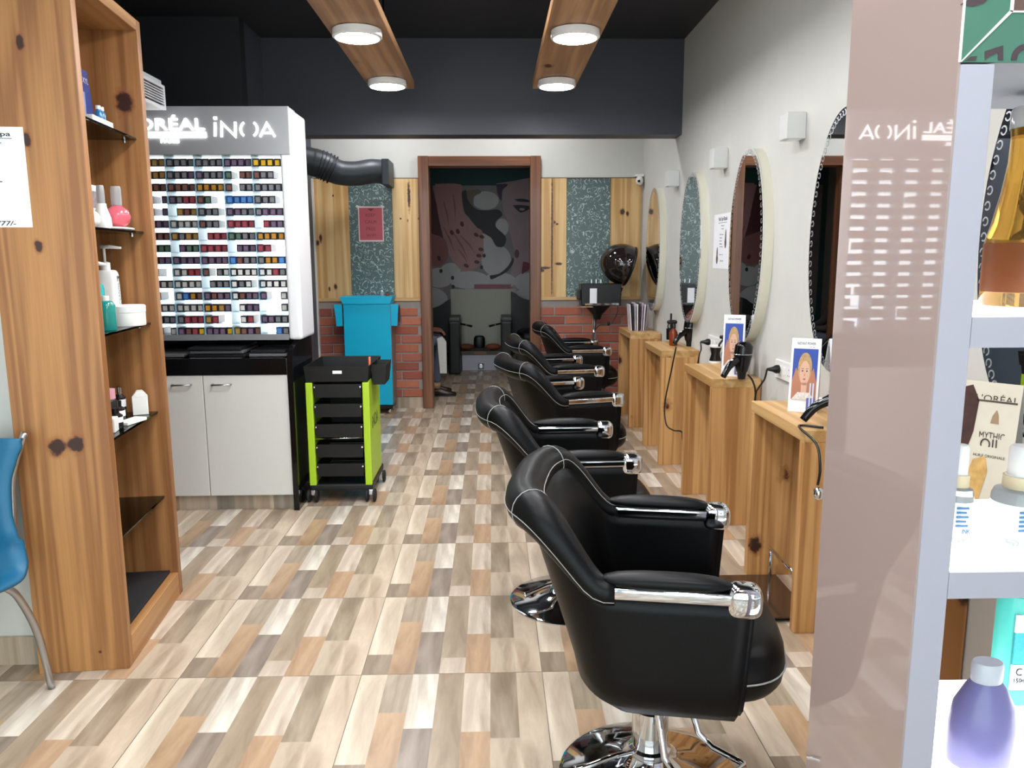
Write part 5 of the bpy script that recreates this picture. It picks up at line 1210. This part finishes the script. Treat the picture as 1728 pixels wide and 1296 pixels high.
# ---- spa chairs
lth = mat('spa_leather', '08080a', .4, var=.03)
for s, cx_, lab in ((-1, -.76, 'black spa chair with curved back, left in the back room'), (1, .48, 'black spa chair with curved back, right in the back room')):
    t = thing('spa_chair', (cx_, 9.35, 0), lab, 'chair', 'spa chairs')
    hb = on_y(755, 505, 9.6).z if s < 0 else on_y(864, 492, 9.6).z
    pts = [(-.25, .2), (.25, .2), (.25, hb), (.2, hb-.02)]+[(.2-.4*k/8, hb-.11+.09*((k-4)/4)**2) for k in range(1, 8)]+[(-.2, hb-.02), (-.25, hb)]
    o = prism('backrest', [(x, .25, z) for x, z in pts], (0, .1, 0), lth, t)
    blob('seat', (0, 0, .43), (.19, .26, .08), lth, t, 4, 3); cube('base', -.18, .18, -.2, .3, 0, .36, lth, t, .02, 2)
    for q in (-1, 1):
        a = cube('arm', q*.315-.065 if q*s < 0 else q*.3-.05, q*.315+.065 if q*s < 0 else q*.3+.05, -.25, .3, 0, .62, lth, t, .02, 2)
        cube('arm_pad', q*.315-.06, q*.315+.06, -.22, .28, .62, .665, mat('arm_pad_grey', '5a5a5e', .45), a, .015, 2)
    q = -s; tube('lever', [(q*.37, -.1, .585), (q*.43, -.12, .575), (q*.52, -.14, .555)], [.01, .011, .014], gloss_black, t, 8); tube('lever_collar', [(q*.438, -.122, .573), (q*.452, -.124, .57)], .015, chrome, t, 10)
# ---- person seated just inside the doorway
def skin_mesh(name, V, Eg, R, m, parent, root=0, lv=2):
    me = bpy.data.meshes.new(name); me.from_pydata(V, Eg, []); me.update()
    o = bpy.data.objects.new(name, me); link(o, parent)
    md = o.modifiers.new('skin', 'SKIN'); sd = me.skin_vertices[0].data if me.skin_vertices else None
    if sd is None:
        bm = bmesh.new(); bm.from_mesh(me); bm.verts.layers.skin.new(); bm.to_mesh(me); bm.free(); sd = me.skin_vertices[0].data
    for i, r in enumerate(R): sd[i].radius = (r, r) if not isinstance(r, tuple) else r
    sd[root].use_root = True; md.use_smooth_shade = True
    md2 = o.modifiers.new('sub', 'SUBSURF'); md2.levels = lv; md2.render_levels = lv
    dg = bpy.context.evaluated_depsgraph_get(); me2 = bpy.data.meshes.new_from_object(o.evaluated_get(dg))
    o.modifiers.clear(); o.data = me2
    me2.materials.clear()
    for x in (m if isinstance(m, (list, tuple)) else [m]): me2.materials.append(x)
    for p in me2.polygons: p.use_smooth = True
    return o
jeans = mat('jeans', '5b6273', .8, var=.08, scale=120); shirt = mat('dark_shirt', '3a3436', .8, var=.05, scale=60); skn = mat('skin_tone', '7a5040', .5, var=.03); shoe = mat('brown_leather_shoe', '2e1c14', .3, var=.05); hairk = mat('black_hair', '151212', .5, var=.1, scale=90)
PX, PY = -.98, 7.78
st_ = thing('stool', (PX, PY, 0), 'round black stool just inside the doorway under the seated person', 'stool')
lathe('seat', [(0, .34), (.17, .34), (.185, .36), (.18, .385), (0, .39)], blackp, st_, 28); lathe('column', [(.025, .04), (.025, .34)], chrome, st_, 16); lathe('base', [(.2, 0), (.2, .012), (.05, .035), (.025, .045)], chrome, st_, 28)
t = thing('person', (PX, PY, 0), 'seated person in jeans and brown shoes, partly hidden by the door frame', 'person')
V = [(0, 0, .53), (.0, 0, .66), (.01, 0, .82), (.02, 0, .95), (.025, 0, 1.02), (.05, 0, 1.08)]; R = [(.125, .15), (.12, .145), (.13, .16), (.11, .15), (.05, .05), (.048, .048)]
Eg = [(0, 1), (1, 2), (2, 3), (3, 4), (4, 5)]
feet = {}
for s, knee, ank in ((-1, (.49, -.1, .56), (.42, -.11, .1)), (1, (.46, .13, .55), (.36, .14, .1))):
    i = len(V); V += [(.04, s*.09, .525), (.26, s*.105, .545), knee, ((knee[0]*.55+ank[0]*.45)-.01, (knee[1]+ank[1])/2, .36), (ank[0], ank[1], .13)]; R += [.095, .085, .066, .06, .045]
    Eg += [(0, i), (i, i+1), (i+1, i+2), (i+2, i+3), (i+3, i+4)]
    j = len(V); hx = knee[0]-.08
    V += [(.02, s*.17, .93), (.06, s*.22, .8), (.11, s*.23, .7), (.22, s*.18, .655), (hx-.05, knee[1]*.95, .645)]; R += [.06, .05, .045, .037, .028]
    Eg += [(3, j), (j, j+1), (j+1, j+2), (j+2, j+3), (j+3, j+4)]
body = skin_mesh('body', V, Eg, R, [shirt, jeans, skn], t)
for p in body.data.polygons:
    c = p.center; p.material_index = 1 if (c.z < .6 and not (c.x > .1 and c.z > .625)) else (2 if c.z > 1.0 else 0)
# head with face
hd2 = blob('head', (.075, 0, 1.19), (.095, .075, .118), skn, t, 2.2, 2.1, 28, 18)
for v in hd2.data.vertices:
    if v.co.z < 1.14 and v.co.x > .05: v.co.x += .012
    if v.co.z < 1.13: v.co.y *= .84
blob('nose', (.172, 0, 1.178), (.016, .013, .024), skn, hd2, 2, 2, 12, 8)
for s in (-1, 1):
    blob('eye', (.157, s*.031, 1.2), (.011, .013, .009), mat('eye_white', 'd8d2cc', .3), hd2, 2, 2, 12, 8); blob('ear', (.06, s*.075, 1.185), (.02, .008, .03), skn, hd2, 2, 2, 12, 8)
    blob('brow', (.163, s*.031, 1.22), (.006, .019, .004), hairk, hd2, 2, 2, 10, 6)
blob('mouth', (.166, 0, 1.135), (.008, .022, .006), mat('lip', '6d3a34', .5), hd2, 2, 2, 12, 6)
hr = blob('hair', (.055, 0, 1.225), (.1, .083, .1), hairk, hd2, 2.2, 2, 26, 16)
# hands on the knees: palm and five bent fingers
for s, knee in ((-1, (.49, -.1, .56)), (1, (.46, .13, .55))):
    kx, ky = knee[0]-.12, knee[1]*.95; z = .648
    V = [(kx, ky, z), (kx+.045, ky, z+.003), (kx+.085, ky, z)]; R = [(.024, .017), (.03, .016), (.032, .014)]; Eg = [(0, 1), (1, 2)]
    for f in range(4):
        a = (f-1.5)*.021; L_ = (.05, .058, .054, .04)[f]; i = len(V)
        V += [(kx+.09, ky+a, z), (kx+.09+L_*.5, ky+a*1.15, z-.004), (kx+.09+L_*.82, ky+a*1.2, z-.024), (kx+.09+L_*.95, ky+a*1.2, z-.045)]; R += [.0105, .0095, .009, .0078]
        Eg += [(2, i), (i, i+1), (i+1, i+2), (i+2, i+3)]
    i = len(V); V += [(kx+.03, ky-s*.03, z-.002), (kx+.062, ky-s*.048, z-.012), (kx+.088, ky-s*.05, z-.03)]; R += [.013, .011, .009]; Eg += [(0, i), (i, i+1), (i+1, i+2)]
    skin_mesh('hand', V, Eg, R, skn, t, 1, 1)
for s, (ax_, ay_) in ((-1, (.42, -.11)), (1, (.36, .14))):
    vs = []; fs = []; prof = [(-.085, .03, .035, .075), (-.06, .036, .0, .085), (0, .037, 0, .095), (.05, .04, 0, .08), (.1, .043, 0, .058), (.15, .04, 0, .048), (.185, .026, 0, .038), (.198, .008, .008, .028)]
    for (x, w, z0, z1) in prof:
        for j in range(12):
            a = 2*PI*j/12; vs.append((ax_+x, ay_+w*math.cos(a), max(0.0, (z0+z1)/2+(z1-z0)/2*math.sin(a)*1.0)))
    for i in range(len(prof)-1):
        for j in range(12): a = i*12+j; b = i*12+(j+1) % 12; fs.append((a, b, b+12, a+12))
    fs += [tuple(range(12)), tuple(range(84, 96))]
    sh = mesh('shoe', vs, fs, shoe, t, True)
    cube('sole', ax_-.08, ax_+.19, ay_-.038, ay_+.038, 0, .012, blackp, sh, .004, 2); tube('sock', [(ax_, ay_, .08), (ax_+.003, ay_, .14)], .04, mat('sock', 'a58a6c', .8), sh, 12)
o = prism('towel', [(PX+.465, PY-.2, .24), (PX+.53, PY-.2, .24), (PX+.53, PY-.2, .55), (PX+.49, PY-.19, .60), (PX+.44, PY-.19, .58)], (0, .02, 0), mat('towel_white', 'c9c8c4', .9, bump=.6, scale=120), None); 
tag(o, "white folded towel hanging over the seated person's knee", 'towel')
